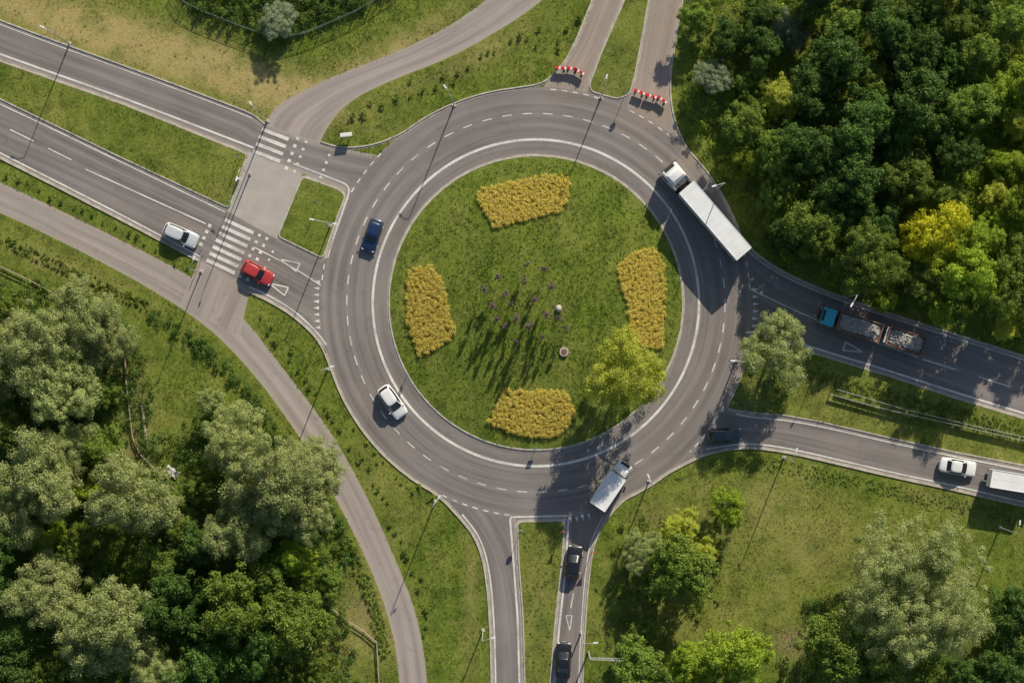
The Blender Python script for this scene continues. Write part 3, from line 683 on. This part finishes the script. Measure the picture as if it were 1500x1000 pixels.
# ---------------------------------------------------------------- mesh builder for objects
class MB:
    def __init__(s): s.bm = bmesh.new()
    def box(s, c, size, rz=0, bev=0, ry=0, rx=0, top=None):
        r = bmesh.ops.create_cube(s.bm, size=1.0); vs = r['verts']
        for v in vs:
            k = top if (top and v.co.z > 0) else (1, 1)
            v.co = Vector((v.co.x*size[0]*k[0], v.co.y*size[1]*k[1], v.co.z*size[2]))
        if bev:
            es = list({e for v in vs for e in v.link_edges}); r2 = bmesh.ops.bevel(s.bm, geom=es, offset=bev, segments=2, affect='EDGES', profile=.6)
            vs = list(set(r2['verts']) | {v for v in vs if v.is_valid})
        m = Matrix.Translation(c) @ Matrix.Rotation(rz, 4, 'Z') @ Matrix.Rotation(ry, 4, 'Y') @ Matrix.Rotation(rx, 4, 'X')
        bmesh.ops.transform(s.bm, matrix=m, verts=vs); return s
    def cyl(s, p0, p1, r0, r1=None, n=12):
        r1 = r0 if r1 is None else r1; p0 = Vector(p0); p1 = Vector(p1); d = p1-p0
        r = bmesh.ops.create_cone(s.bm, cap_ends=True, segments=n, radius1=r0, radius2=r1, depth=d.length)
        m = Matrix.Translation((p0+p1)/2) @ d.to_track_quat('Z', 'Y').to_matrix().to_4x4()
        bmesh.ops.transform(s.bm, matrix=m, verts=r['verts']); return s
    def ball(s, c, rad, sub=2, jit=0):
        r = bmesh.ops.create_icosphere(s.bm, subdivisions=sub, radius=1)
        for v in r['verts']:
            k = 1+random.uniform(-jit, jit); v.co = Vector((c[0]+v.co.x*rad[0]*k, c[1]+v.co.y*rad[1]*k, c[2]+v.co.z*rad[2]*k))
        return s
    def quads(s, V, F):
        vs = [s.bm.verts.new(v) for v in V]
        for f in F: s.bm.faces.new([vs[i] for i in f])
        return s
    def obj(s, name, mat, parent=None, smooth=False):
        bmesh.ops.recalc_face_normals(s.bm, faces=s.bm.faces[:])
        me = bpy.data.meshes.new(name); s.bm.to_mesh(me); s.bm.free(); me.materials.append(mat)
        if smooth: me.polygons.foreach_set('use_smooth', [True]*len(me.polygons))
        o = bpy.data.objects.new(name, me); return link(o, parent)
def empty(name, x, y, z=0.0, heading=None, px=True):
    e = bpy.data.objects.new(name, None); e.empty_display_size = .5
    w = W(x, y) if px else (x, y); e.location = (*w, z)
    if heading is not None: e.rotation_euler = (0, 0, math.atan2(-heading[1], heading[0]))
    COL.objects.link(e); return e
def wheel(parent, x, y, r, w, dual=False):
    sgn = 1 if y > 0 else -1
    t = MB(); t.cyl((0, -w/2, 0), (0, w/2, 0), r, n=20)
    bmesh.ops.bevel(t.bm, geom=[e for e in t.bm.edges if abs(e.verts[0].co.y-e.verts[1].co.y) < 1e-4], offset=r*.09, segments=2, affect='EDGES')
    t = t.obj('wheel', MAT['rubber'], parent); t.location = (x, y, r)
    rm = MB(); rm.cyl((0, sgn*(w/2-.02), 0), (0, sgn*(w/2+.012), 0), r*.6, n=16)
    for i in range(5):
        a_ = i*2*math.pi/5; rm.box((math.cos(a_)*r*.33, sgn*(w/2+.018), math.sin(a_)*r*.33), (r*.5, .015, r*.14), ry=-a_)
    rm.obj('rim', MAT['chrome'], t)

def build_car(kind, paint, x, y, heading, label, cat='car'):
    e = empty('car', x, y, .02, heading); mat = MAT[paint]; e.scale = (1.05, 1.14, 1.04)
    L, Wd, H = {'hatch': (4.2, 1.78, 1.48), 'sedan': (4.65, 1.82, 1.45), 'estate': (4.55, 1.82, 1.55), 'mpv': (4.5, 1.85, 1.7)}[kind]
    hl, hw = L/2, Wd/2
    st = [(hl, .52, .36, .50), (hl-.03, .68, .32, .56), (hl-.09, .82, .27, .62), (hl-.2, .91, .22, .68), (hl-.45, .97, .19, .76), (hl-.9, 1, .18, .84), (hl-1.2, 1, .18, .90), (hl-1.5, 1, .18, .93),
          (0, 1, .18, .95), (-hl+1.3, 1, .18, .97), (-hl+.75, .98, .20, .98), (-hl+.3, .93, .24, .96), (-hl+.1, .84, .28, .90), (-hl+.03, .72, .32, .85), (-hl, .58, .38, .78)]
    V, F = [], []; m = 20
    for (sx, kw, zb, zt) in st:
        for j in range(m):
            a_ = 2*math.pi*j/m; cy, sz = math.cos(a_), math.sin(a_)
            yy = hw*kw*math.copysign(abs(cy)**.5, cy); zz = (zb+zt)/2+(zt-zb)/2*math.copysign(abs(sz)**.5, sz)
            if sz > 0: zz += .035*(1-(yy/hw)**2)
            V.append((sx, yy, zz))
    for i in range(len(st)-1):
        for j in range(m): F.append((i*m+j, i*m+(j+1) % m, (i+1)*m+(j+1) % m, (i+1)*m+j))
    F.append(tuple(range(m))); F.append(tuple(range((len(st)-1)*m, len(st)*m)))
    # greenhouse: (z, xfront, xback, halfwidth)
    fb, ft = hl-1.15, hl-1.95
    bb, bt = {'hatch': (-hl+.12, -hl+.55), 'sedan': (-hl+.72, -hl+1.45), 'estate': (-hl+.1, -hl+.42), 'mpv': (-hl+.1, -hl+.5)}[kind]
    if kind == 'mpv': fb += .1
    zb, zt = .90, H-.07
    def gh(z):
        t = (z-zb)/(zt-zb); return fb+(ft-fb)*t, bb+(bt-bb)*t, hw*(.92-.21*t)
    def gp(z, ang, off=0):
        xf, xb, w_ = gh(z); c_, s_ = math.cos(ang), math.sin(ang); q = .48
        return ((xf+xb)/2+((xf-xb)/2+off)*math.copysign(abs(c_)**q, c_), (w_+off)*math.copysign(abs(s_)**q, s_), z)
    b = MB(); b.quads(V, F)
    V, F = [], []; m2 = 40; lev = [zb-.05, zb, zb+(zt-zb)*.5, zt]
    for z in lev:
        for j in range(m2): V.append(gp(z, 2*math.pi*j/m2))
    for k_, dz in ((.94, .03), (.82, .055), (.5, .075)):
        for j in range(m2):
            p_ = gp(zt, 2*math.pi*j/m2); xf, xb, w_ = gh(zt); cx = (xf+xb)/2; V.append((cx+(p_[0]-cx)*k_, p_[1]*k_, zt+dz))
    nl_ = len(lev)+3
    for i in range(nl_-1):
        for j in range(m2): F.append((i*m2+j, i*m2+(j+1) % m2, (i+1)*m2+(j+1) % m2, (i+1)*m2+j))
    F.append(tuple(range((nl_-1)*m2, nl_*m2))); b.quads(V, F)
    b.obj('body', mat, e, True)
    def patch(name, a0, a1, z0, z1, n_=10, off=.012):
        V, F = [], []
        for z in (z0, (z0+z1)/2, z1):
            for i in range(n_+1): V.append(gp(z, a0+(a1-a0)*i/n_, off))
        for r_ in range(2):
            for i in range(n_): F.append((r_*(n_+1)+i, r_*(n_+1)+i+1, (r_+1)*(n_+1)+i+1, (r_+1)*(n_+1)+i))
        MB().quads(V, F).obj(name, MAT['glass'], e, True)
    z1 = zt-.015
    patch('windscreen', -.66, .66, zb+.06, z1); patch('rear_window', math.pi-.58, math.pi+.58, zb+.10, z1-.03)
    patch('side_window', .92, math.pi-.92, zb+.09, z1-.04); patch('side_window', math.pi+.92, 2*math.pi-.92, zb+.09, z1-.04)
    for sg in (1, -1):
        MB().ball((hl-.16, sg*hw*.66, .62), (.13, .18, .06), 2).obj('headlight', MAT['lens'], e, True)
        MB().ball((-hl+.12, sg*hw*.70, .80), (.08, .15, .09), 2).obj('tail_light', MAT['redlens'], e, True)
        MB().box((fb-.18, sg*(hw+.07), 1.0), (.12, .18, .13), bev=.03).obj('mirror', mat, e)
        for wx in (hl-.85, -hl+.85): wheel(e, wx, sg*(hw-.11), .32, .2)
    MB().box((hl-.005, 0, .45), (.05, hw*.9, .12), bev=.015).obj('grille', MAT['dark'], e)
    MB().box((hl+.025, 0, .36), (.02, .5, .11)).obj('number_plate', MAT['signwhite'], e)
    MB().box((-hl-.01, 0, .62), (.02, .5, .11)).obj('number_plate', MAT['signwhite'], e)
    meta(e, label, cat)
    return e
build_car('hatch', 'blue', 546, 345, (-.31, .95), 'dark blue hatchback driving around the roundabout')
build_car('mpv', 'white', 575, 588, (.58, .82), 'white people carrier driving around the roundabout', 'car')
build_car('estate', 'silver', 266, 345, (.92, .40), 'silver-white estate car approaching the zebra crossing')
build_car('hatch', 'red', 378, 400, (.88, .47), 'small red hatchback just past the zebra crossing')
build_car('hatch', 'black', 840, 822, (.12, -1), 'black hatchback queueing on the entry road')
build_car('sedan', 'black', 825, 966, (.04, -1), 'black saloon on the narrow entry road')
build_car('hatch', 'navy', 1061, 637, (1, -.07), 'dark charcoal hatchback leaving the roundabout')
build_car('sedan', 'white', 1401, 683, (1, .16), 'white saloon on the exit road')

def cab(e, x0, ln, w, h, paint, deflector=True, z0=.55):
    """cab-over cab whose front is at x0, length ln"""
    xc = x0-ln/2
    MB().box((xc, 0, z0+(h-z0)/2), (ln, w, h-z0), bev=.16, top=(.93, .94)).obj('cab', MAT[paint], e, True)
    MB().box((x0-.04, 0, z0+(h-z0)*.60), (.10, w*.86, (h-z0)*.30), bev=.03, ry=-.06).obj('windscreen', MAT['glass'], e)
    for sg in (1, -1):
        MB().box((xc+ln*.12, sg*(w/2-.015), z0+(h-z0)*.58), (ln*.45, .06, (h-z0)*.27), bev=.015).obj('side_window', MAT['glass'], e)
        MB().box((x0+.0, sg*(w/2+.17), z0+(h-z0)*.62), (.1, .28, .42), bev=.03).obj('mirror', MAT['dark'], e)
        MB().box((x0-.0, sg*w*.36, z0+.18), (.06, .36, .2), bev=.02).obj('headlight', MAT['lens'], e)
    MB().box((x0+.01, 0, z0+.28), (.08, w*.5, .35), bev=.02).obj('grille', MAT['dark'], e)
    MB().box((x0+.01, 0, z0-.06), (.18, w*.96, .28), bev=.05).obj('bumper', MAT['dark'], e)
    if deflector: MB().box((xc-ln*.12, 0, h+.14), (ln*.66, w*.82, .42), bev=.12, top=(.6, .9)).obj('roof_deflector', MAT[paint], e, True)
    MB().box((x0-.25, 0, h+.02), (.34, w*.6, .06), bev=.02).obj('sun_visor', MAT['dark'], e)

# articulated lorry
h_ = (-82, -95)
e = empty('truck', 1043, 326, .02, h_)
MB().box((0, 0, 2.55), (11.4, 2.5, 2.75), bev=.04).obj('trailer_side_curtain', MAT['tarp2'], e)
r = MB(); r.box((0, 0, 3.97), (11.5, 2.56, .08), bev=.02)
for i in range(12): r.box((-5.2+i*.945, 0, 4.025), (.05, 2.4, .03))
r.box((0, 1.25, 4.0), (11.5, .07, .08)); r.box((0, -1.25, 4.0), (11.5, .07, .08))
r.obj('trailer_roof', MAT['tarp'], e)
r = MB(); r.box((0, 0, 1.05), (11.3, 2.3, .2)); r.box((0, .5, .85), (11, .12, .25)); r.box((0, -.5, .85), (11, .12, .25)); r.obj('trailer_chassis', MAT['chassis'], e)
r = MB(); r.box((6.6, 0, .8), (4.6, .9, .25), bev=.03); r.box((6.3, 0, 1.0), (1.2, 1.1, .12), bev=.03); r.box((6.7, .95, .7), (1.1, .5, .55), bev=.08); r.box((6.7, -.95, .7), (1.1, .5, .55), bev=.08)
r.cyl((6.6, .3, 1.1), (6.6, .3, 1.9), .08); r.obj('tractor_chassis', MAT['chassis'], e)
r = MB(); r.box((6.7, .85, 2.3), (.06, .06, 1.8)); r.box((6.8, -.1, 1.42), (.9, 1.9, .05)); r.obj('catwalk', MAT['galv'], e)
cab(e, 9.3, 2.45, 2.5, 3.35, 'white')
for sg in (1, -1): MB().box((6.6, sg*1.17, 2.0), (.6, .06, 2.4), bev=.02).obj('side_fairing', MAT['white'], e)
for wx in (-4.6, -3.3, -2.0, 5.3, 6.0, 8.4):
    for sg in (1, -1): wheel(e, wx, sg*1.06, .5, .34)
for sg in (1, -1): MB().box((-5.74, sg*.95, .95), (.06, .4, .15)).obj('tail_light', MAT['redlens'], e)
meta(e, 'white articulated lorry with long box trailer rounding the roundabout', 'truck')

# tipper lorry and its trailer
def tipbody(e, xc, ln, w, z0, z1, wall=MAT['rust']):
    b = MB(); t = .09
    b.box((xc, 0, z0), (ln, w, .12))
    for sg in (1, -1):
        b.box((xc, sg*(w/2-t/2), (z0+z1)/2), (ln, t, z1-z0)); b.box((xc, sg*(w/2-t/2), z1+.03), (ln+.04, t+.06, .07))
        for i in range(7): b.box((xc-ln/2+ln*(i+.5)/7, sg*(w/2+.03), (z0+z1)/2), (.08, .06, z1-z0))
    for sg in (1, -1): b.box((xc+sg*(ln/2-t/2), 0, (z0+z1)/2), (t, w-2*t-.01, z1-z0)); b.box((xc+sg*(ln/2-t/2), 0, z1+.03), (t+.06, w-2*t-.1, .07))
    b.obj('tipper_body', wall, e)
    rb = MB(); rg = random.Random(int(ln*100)+int(xc*10))
    n_, m_ = 14, 8; V = []; F = []
    for i in range(n_):
        for j in range(m_):
            u = i/(n_-1); v = j/(m_-1); hh = z1-.35+.55*math.sin(math.pi*u)**.5*math.sin(math.pi*v)**.5+rg.uniform(-.08, .08)
            V.append((xc-ln/2+t+.005+(ln-2*t-.01)*u, -w/2+t+.005+(w-2*t-.01)*v, hh))
    for i in range(n_-1):
        for j in range(m_-1): F.append((i*m_+j, (i+1)*m_+j, (i+1)*m_+j+1, i*m_+j+1))
    rb.quads(V, F)
    for _ in range(150):
        u, v = rg.uniform(.05, .95), rg.uniform(.07, .93); s_ = rg.uniform(.07, .24)
        z = z1-.33+.55*math.sin(math.pi*u)**.5*math.sin(math.pi*v)**.5
        rb.ball((xc-ln/2+t+(ln-2*t)*u, -w/2+t+(w-2*t)*v, z), (s_, s_*rg.uniform(.6, 1.1), s_*.7), 1, .2)
    rb.obj('rubble_load', MAT['rubble'], e)
hd = (-145, -47)
e = empty('truck', 1245, 476, .02, hd)
cab(e, 4.35, 1.9, 2.4, 2.75, 'cyan', False)
tipbody(e, -.85, 5.9, 2.5, 1.35, 2.65)
r = MB(); r.box((0, 0, .85), (7.6, .95, .3), bev=.03); r.box((2.3, .7, 1.6), (.25, .5, 1.6)); r.obj('chassis', MAT['chassis'], e)
for wx in (3.4, -1.6, -2.9):
    for sg in (1, -1): wheel(e, wx, sg*1.02, .5, .34)
for sg in (1, -1): MB().box((-3.85, sg*.9, .95), (.06, .35, .14)).obj('tail_light', MAT['redlens'], e)
meta(e, 'tipper lorry with turquoise cab loaded with grey rubble', 'truck')
e = empty('truck_trailer', 1321, 499, .02, hd)
tipbody(e, 0, 4.9, 2.45, 1.3, 2.45)
r = MB(); r.box((0, 0, .85), (4.8, .95, .28)); r.cyl((2.4, .4, .8), (3.7, 0, .75), .05); r.cyl((2.4, -.4, .8), (3.7, 0, .75), .05); r.obj('chassis', MAT['chassis'], e)
MB().box((2.62, 0, 1.75), (.25, 2.2, .9), bev=.04).obj('headboard', MAT['silver'], e)
for wx in (1.5, -1.2, -1.95):
    for sg in (1, -1): wheel(e, wx, sg*1.02, .36, .3)
meta(e, 'drawbar trailer loaded with grey rubble behind the tipper', 'trailer')

# box lorries
def box_truck(x, y, hd, label, ln=5.0, cabp='white'):
    e = empty('truck', x, y, .02, hd)
    MB().box((0, 0, 2.05), (ln, 2.3, 2.2), bev=.05).obj('cargo_box', MAT['tarp'], e)
    r = MB()
    for sg in (1, -1): r.box((0, sg*1.14, 3.17), (ln+.02, .06, .06)); r.box((sg*ln/2, 0, 3.17), (.06, 2.22, .05))
    r.box((0, 0, 3.155), (ln-.3, .03, .015))
    r.obj('roof_frame', MAT['white'], e)
    r = MB(); r.box((.6, 0, .75), (ln+1.8, .85, .25)); r.obj('chassis', MAT['chassis'], e)
    cab(e, ln/2+1.86, 1.8, 2.15, 2.5, cabp, False, .45)
    MB().box((ln/2+.62, 0, 2.62), (1.0, 1.8, .3), bev=.1, top=(.6, .85)).obj('roof_deflector', MAT[cabp], e, True)
    for wx in (ln/2+1.1, -ln/2+1.1):
        for sg in (1, -1): wheel(e, wx, sg*.93, .42, .3)
    for sg in (1, -1): MB().box((-ln/2-.02, sg*.9, .85), (.05, .3, .14)).obj('tail_light', MAT['redlens'], e)
    meta(e, label, 'truck')
box_truck(889, 716, (.56, -.83), 'white box lorry entering the roundabout')
box_truck(1476, 703, (.985, .16), 'white box lorry on the exit road', 6.0)

# ---------------------------------------------------------------- street lamps
PH = 8.6
lamp_mesh = {}
def lamp(x, y, d, double=False):
    bx, by = base_of(x, y, PH); e = empty('street_lamp', bx, by, .02, d)
    if 'pole' not in lamp_mesh:
        r = MB(); r.cyl((0, 0, 0), (0, 0, .9), .11, .10); r.cyl((0, 0, .9), (0, 0, PH), .085, .05); lamp_mesh['pole'] = r.obj('pole', MAT['galv'], e).data
        r = MB(); r.cyl((0, 0, PH-.05), (.7, 0, PH+.28), .04, .035); r.cyl((.7, 0, PH+.28), (1.25, 0, PH+.36), .035); lamp_mesh['arm'] = r.obj('arm', MAT['galv'], e).data
        r = MB(); r.box((1.5, 0, PH+.38), (.6, .22, .12), bev=.045, ry=-.06); lamp_mesh['lamp_head'] = r.obj('lamp_head', MAT['signwhite'], e).data
        r = MB(); r.box((0, 0, .06), (.45, .45, .12), bev=.02); lamp_mesh['base'] = r.obj('base', MAT['kerb'], e).data
    else:
        for k_ in ('pole', 'arm', 'lamp_head', 'base'): link(bpy.data.objects.new(k_, lamp_mesh[k_]), e)
    if double:
        for k_ in ('arm', 'lamp_head'):
            o = bpy.data.objects.new(k_, lamp_mesh[k_]); link(o, e); o.rotation_euler = (0, 0, math.pi)
    meta(e, 'tall grey steel street lamp with double arm on grass island' if double else 'tall grey steel street lamp beside the kerb', 'street lamp', 'street lamps of the junction')
for x, y, d, db in [(78,48,(-1,-.5),0),(378,166,(-.6,-.8),0),(662,142,(-.7,-1),0),(885,130,(.2,-1),0),(1062,268,(-1,.3),0),(1256,432,(-.5,.8),0),(352,246,(-.3,1),0),(474,325,(-1,-.2),1),
   (470,542,(1,-.3),0),(634,742,(.6,-.9),0),(706,938,(1,-.3),0),(958,712,(-.5,-.9),0),(1163,676,(.2,-1),0),(1491,782,(.1,-1),0),(855,942,(1,-.1),0),(1090,530,(-1,-.1),0),(278,394,(.4,-.9),0)]:
    lamp(x, y, d, bool(db))

# ---------------------------------------------------------------- barriers, signs and small things
def barrier(x, y, d):
    e = empty('barrier', x, y, .02, d); L_ = 1.5
    for nm, mt, idx in (('red_stripe', 'signred', (0, 1, 3, 4)), ('white_stripe', 'signwhite', (2, 5))):
        b = MB()
        for i in idx: b.box((-L_/2+L_*(i+.5)/6, 0, .7), (L_/6, .34, .42), bev=.01)
        b.obj(nm, MAT[mt], e)
    b = MB(); b.box((0, 0, .45), (1.3, .2, .06))
    for sg in (1, -1): b.box((sg*.5, 0, .3), (.06, .1, .4)); b.box((sg*.5, 0, .06), (.24, .6, .11), bev=.02)
    b.obj('stand', MAT['dark'], e)
    b = MB(); b.box((.4, .02, .96), (.1, .07, .14), bev=.02); b.cyl((.4, -.05, 1.06), (.4, .05, 1.06), .07); b.obj('warning_lamp', MAT['signred'], e)
    meta(e, 'red and white plastic barrier closing the road', 'road barrier', 'barriers closing the side roads')
for x, y, d in ((821,101,(1,.1)),(838,102,(1,.2)),(848,106,(.8,.5)),(936,136,(1,.4)),(953,142,(1,.3)),(969,147,(.8,.6))): barrier(x, y, d)
def post_sign(x, y, d, shape, label, col='signwhite', h=2.3):
    e = empty('road_sign', x, y, .1, d)
    MB().cyl((0, 0, 0), (0, 0, h+.35), .035).obj('post', MAT['galv'], e)
    b = MB()
    if shape == 'round': b.cyl((.05, 0, h), (.075, 0, h), .36, n=24)
    elif shape == 'tri': b.quads([(.05, -.42, h+.3), (.05, .42, h+.3), (.05, 0, h-.42), (.075, -.42, h+.3), (.075, .42, h+.3), (.075, 0, h-.42)], [(0,1,2),(3,5,4),(0,3,4,1),(1,4,5,2),(2,5,3,0)])
    else: b.box((.06, 0, h), (.03, .65, .65), bev=.01)
    b.obj('sign_plate', MAT[col], e)
    b = MB()
    if shape == 'tri': b.quads([(.08, -.27, h+.22), (.08, .27, h+.22), (.08, 0, h-.25)], [(0,1,2)]); b.obj('sign_face', MAT['signwhite'], e)
    elif shape == 'round': b.box((.083, 0, h), (.006, .34, .10)); b.obj('sign_face', MAT['signwhite'], e)
    else: b.cyl((.078, 0, h), (.084, 0, h), .2, n=3); b.obj('sign_face', MAT['signwhite'], e)
    meta(e, label, 'road sign', 'road signs of the junction')
for x, y, d in ((466,298,(-1,-.4)),(764,775,(0,-1)),(1090,600,(-1,-.1)),(915,140,(.1,1))): post_sign(x, y, d, 'round', 'round blue arrow sign on the grass island', 'signblue')
for x, y, d in ((471,365,(-1,-.4)),(466,497,(-1,-.4)),(824,775,(.1,1)),(868,805,(.1,1)),(1106,378,(1,.2))): post_sign(x, y, d, 'tri', 'red-bordered give way sign at the roundabout entry', 'signred')
for x, y, d in ((298,372,(-1,-.4)),(338,296,(-1,-.4)),(352,232,(1,.4))): post_sign(x, y, d, 'square', 'square blue pedestrian crossing sign beside the zebra', 'signblue')
for x, y, d in ((597,548,(-1,.3)),(974,345,(.8,-.5)),(785,655,(0,1))): post_sign(x, y, d, 'square', 'blue direction board on the roundabout edge', 'signblue', 1.2)
def big_sign(x, y, d, w, h, label, tilt=.0, z=1.6):
    e = empty('direction_sign', x, y, .02, d)
    for sg in (1, -1): MB().cyl((0, sg*w*.35, 0), (0, sg*w*.35, z+h*.4), .05).obj('post', MAT['galv'], e)
    MB().box((.09, 0, z+h/2), (.05, w, h), bev=.01, ry=tilt).obj('sign_board', MAT['galv'], e)
    MB().box((.15, 0, z+h/2+.03), (.02, w*.95, h*.9), ry=tilt).obj('sign_face', MAT['signgrey'], e)
    meta(e, label, 'direction sign')
big_sign(508, 200, (-.1, -1), 1.6, .75, 'pale direction sign board on the grass wedge', -.9, .7)
e = empty('gantry_sign', 862, 954, .02, (1, .02))
MB().cyl((0, 0, 0), (0, 0, 5.6), .12, .09).obj('post', MAT['galv'], e)
b = MB(); b.cyl((0, .12, 5.3), (5.6, .12, 5.3), .05); b.cyl((0, -.12, 5.3), (5.6, -.12, 5.3), .05)
for i in range(9): b.box((.5+i*.6, 0, 5.3), (.05, .24, .05))
b.obj('gantry_arm', MAT['galv'], e)
MB().box((4.0, -.2, 5.0), (2.4, .05, 1.2)).obj('sign_board', MAT['galv'], e); meta(e, 'steel cantilever sign post beside the entry road', 'gantry sign')
# stones and well on the island
e = MB().ball((0, 0, .25), (.42, .46, .38), 3, .12).obj('boulder', MAT['stone'], None, True); e.location = (*W(818, 452), float(isl_h(np.array(818), np.array(452)))); meta(e, 'pale boulder in the middle of the roundabout lawn', 'boulder')
e = empty('manhole', 826, 515, float(isl_h(np.array(826), np.array(515))))
MB().cyl((0, 0, -.1), (0, 0, .3), .6, n=28).obj('concrete_ring', MAT['stone'], e); MB().cyl((0, 0, .3), (0, 0, .35), .4, n=24).obj('cover', MAT['rust'], e); meta(e, 'round concrete manhole with rusty cover on the lawn', 'manhole')
e = MB().box((0, 0, .12), (1.9, 1.1, .22), bev=.04).box((0, 0, .27), (1.5, .8, .1), bev=.03).obj('concrete_slab', MAT['plaster']); e.location = (*W(252, 691), 0); e.rotation_euler = (0, 0, -.6); meta(e, 'pale concrete slab cover lying in the grass', 'concrete slab')
e = MB().box((0, 0, .2), (.35, 6.0, .3), bev=.03).box((0, 0, .38), (.22, 5.9, .06)).obj('timber_beam', MAT['wood']); e.location = (*W(212, 621), 0); e.rotation_euler = (0, 0, .1); meta(e, 'long weathered timber beam lying in the grass', 'timber beam')
e = MB().cyl((0, 0, 0), (0, 0, 1.1), .12, n=14).ball((0, 0, 1.1), (.13, .13, .08), 2).obj('marker_post', MAT['signwhite']); e.location = (*W(350, 263), .1); meta(e, 'short white marker post on the median grass', 'post')

# ---------------------------------------------------------------- fences, rails
def fence(pts, label, kind='wire', h=1.3, z=0.0, sp=2.4, name='fence'):
    p = np.array([W(*q) for q in pts], float)
    d = np.r_[0, np.cumsum(np.hypot(*np.diff(p, axis=0).T))]; n_ = max(2, int(d[-1]/sp)+1); s_ = np.linspace(0, d[-1], n_)
    q = np.stack([np.interp(s_, d, p[:, 0]), np.interp(s_, d, p[:, 1])], 1)
    c0 = q[0]; e = empty(name, c0[0], c0[1], z, None, False); q = q-c0
    b = MB()
    for x, y in q: b.box((x, y, h/2), (.09, .09, h))
    b.obj('posts', MAT['galv'] if kind != 'wood' else MAT['wood'], e)
    b = MB()
    for i in range(n_-1):
        v = q[i+1]-q[i]; L_ = np.hypot(*v); a_ = math.atan2(v[1], v[0]); m_ = (q[i]+q[i+1])/2
        if kind == 'rail':
            b.box((m_[0], m_[1], h-.1), (L_+.01, .07, .28), rz=a_)
        elif kind == 'wood': b.box((m_[0], m_[1], h-.05), (L_+.01, .12, .08), rz=a_); b.box((m_[0], m_[1], h*.5), (L_, .08, .08), rz=a_)
        else:
            for zz in (.1, .3, .5, .7, .9): b.box((m_[0], m_[1], h*zz), (L_, .025, .02), rz=a_)
            for k_ in range(8): b.box((m_[0]+v[0]*((k_+.5)/8-.5), m_[1]+v[1]*((k_+.5)/8-.5), h*.5), (.02, .02, h*.95), rz=a_)
            b.box((m_[0], m_[1], h-.02), (L_, .05, .05), rz=a_)
    b.obj('rails', {'rail': MAT['galv'], 'wood': MAT['wood'], 'wire': MAT['fence']}[kind], e)
    meta(e, label, 'guard rail' if kind == 'rail' else 'fence')
fence([(1215,577),(1300,600),(1400,622),(1520,650)], 'galvanised guard rail along the grass median', 'rail', .75, .1, 2, 'guard_rail')
fence([(1225,570),(1320,598),(1420,622),(1520,644)], 'galvanised guard rail along the grass median', 'rail', .75, .1, 2, 'guard_rail')
fence([(255,-20),(272,8),(340,35),(408,60),(455,48),(530,15),(590,-25)], 'green wire mesh fence around thicket', 'wire', 1.6)
fence([(-20,380),(40,408),(112,446)], 'low weathered timber fence beside the footpath', 'wood', .6)
fence([(448,858),(505,905),(552,935),(557,1020)], 'low weathered timber fence in the meadow', 'wood', .6)
fence([(183,500),(186,560),(197,655),(262,722),(290,740)], 'low weathered timber fence through the grass', 'wood', .6)

# ---------------------------------------------------------------- light, sky, camera
el = math.radians(28); az = math.atan2(.37, .93)
w = bpy.data.worlds.new('World'); scene.world = w; w.use_nodes = True
nt = w.node_tree; nt.nodes.clear()
sky = nt.nodes.new('ShaderNodeTexSky'); sky.sky_type = 'NISHITA'; sky.sun_disc = False; sky.sun_elevation = el; sky.sun_rotation = az
bg = nt.nodes.new('ShaderNodeBackground'); bg.inputs['Strength'].default_value = .09; out = nt.nodes.new('ShaderNodeOutputWorld')
nt.links.new(sky.outputs[0], bg.inputs[0]); nt.links.new(bg.outputs[0], out.inputs[0])
ld = bpy.data.lights.new('sun', 'SUN'); ld.energy = 5.0; ld.angle = math.radians(.5); ld.color = (1, .92, .77)
so = bpy.data.objects.new('sun', ld); COL.objects.link(so)
d = Vector((-math.sin(az)*math.cos(el), -math.cos(az)*math.cos(el), -math.sin(el))); so.rotation_euler = d.to_track_quat('-Z', 'Y').to_euler(); so.location = (30, 80, 60)
cd = bpy.data.cameras.new('camera'); cd.sensor_width = 36; cd.lens = 36*CAMH/(1500*S); cd.clip_end = 6000
co = bpy.data.objects.new('camera', cd); COL.objects.link(co); co.location = (0, 0, CAMH); scene.camera = co
scene.view_settings.view_transform = 'Standard'; scene.view_settings.look = 'None'; scene.view_settings.exposure = 0
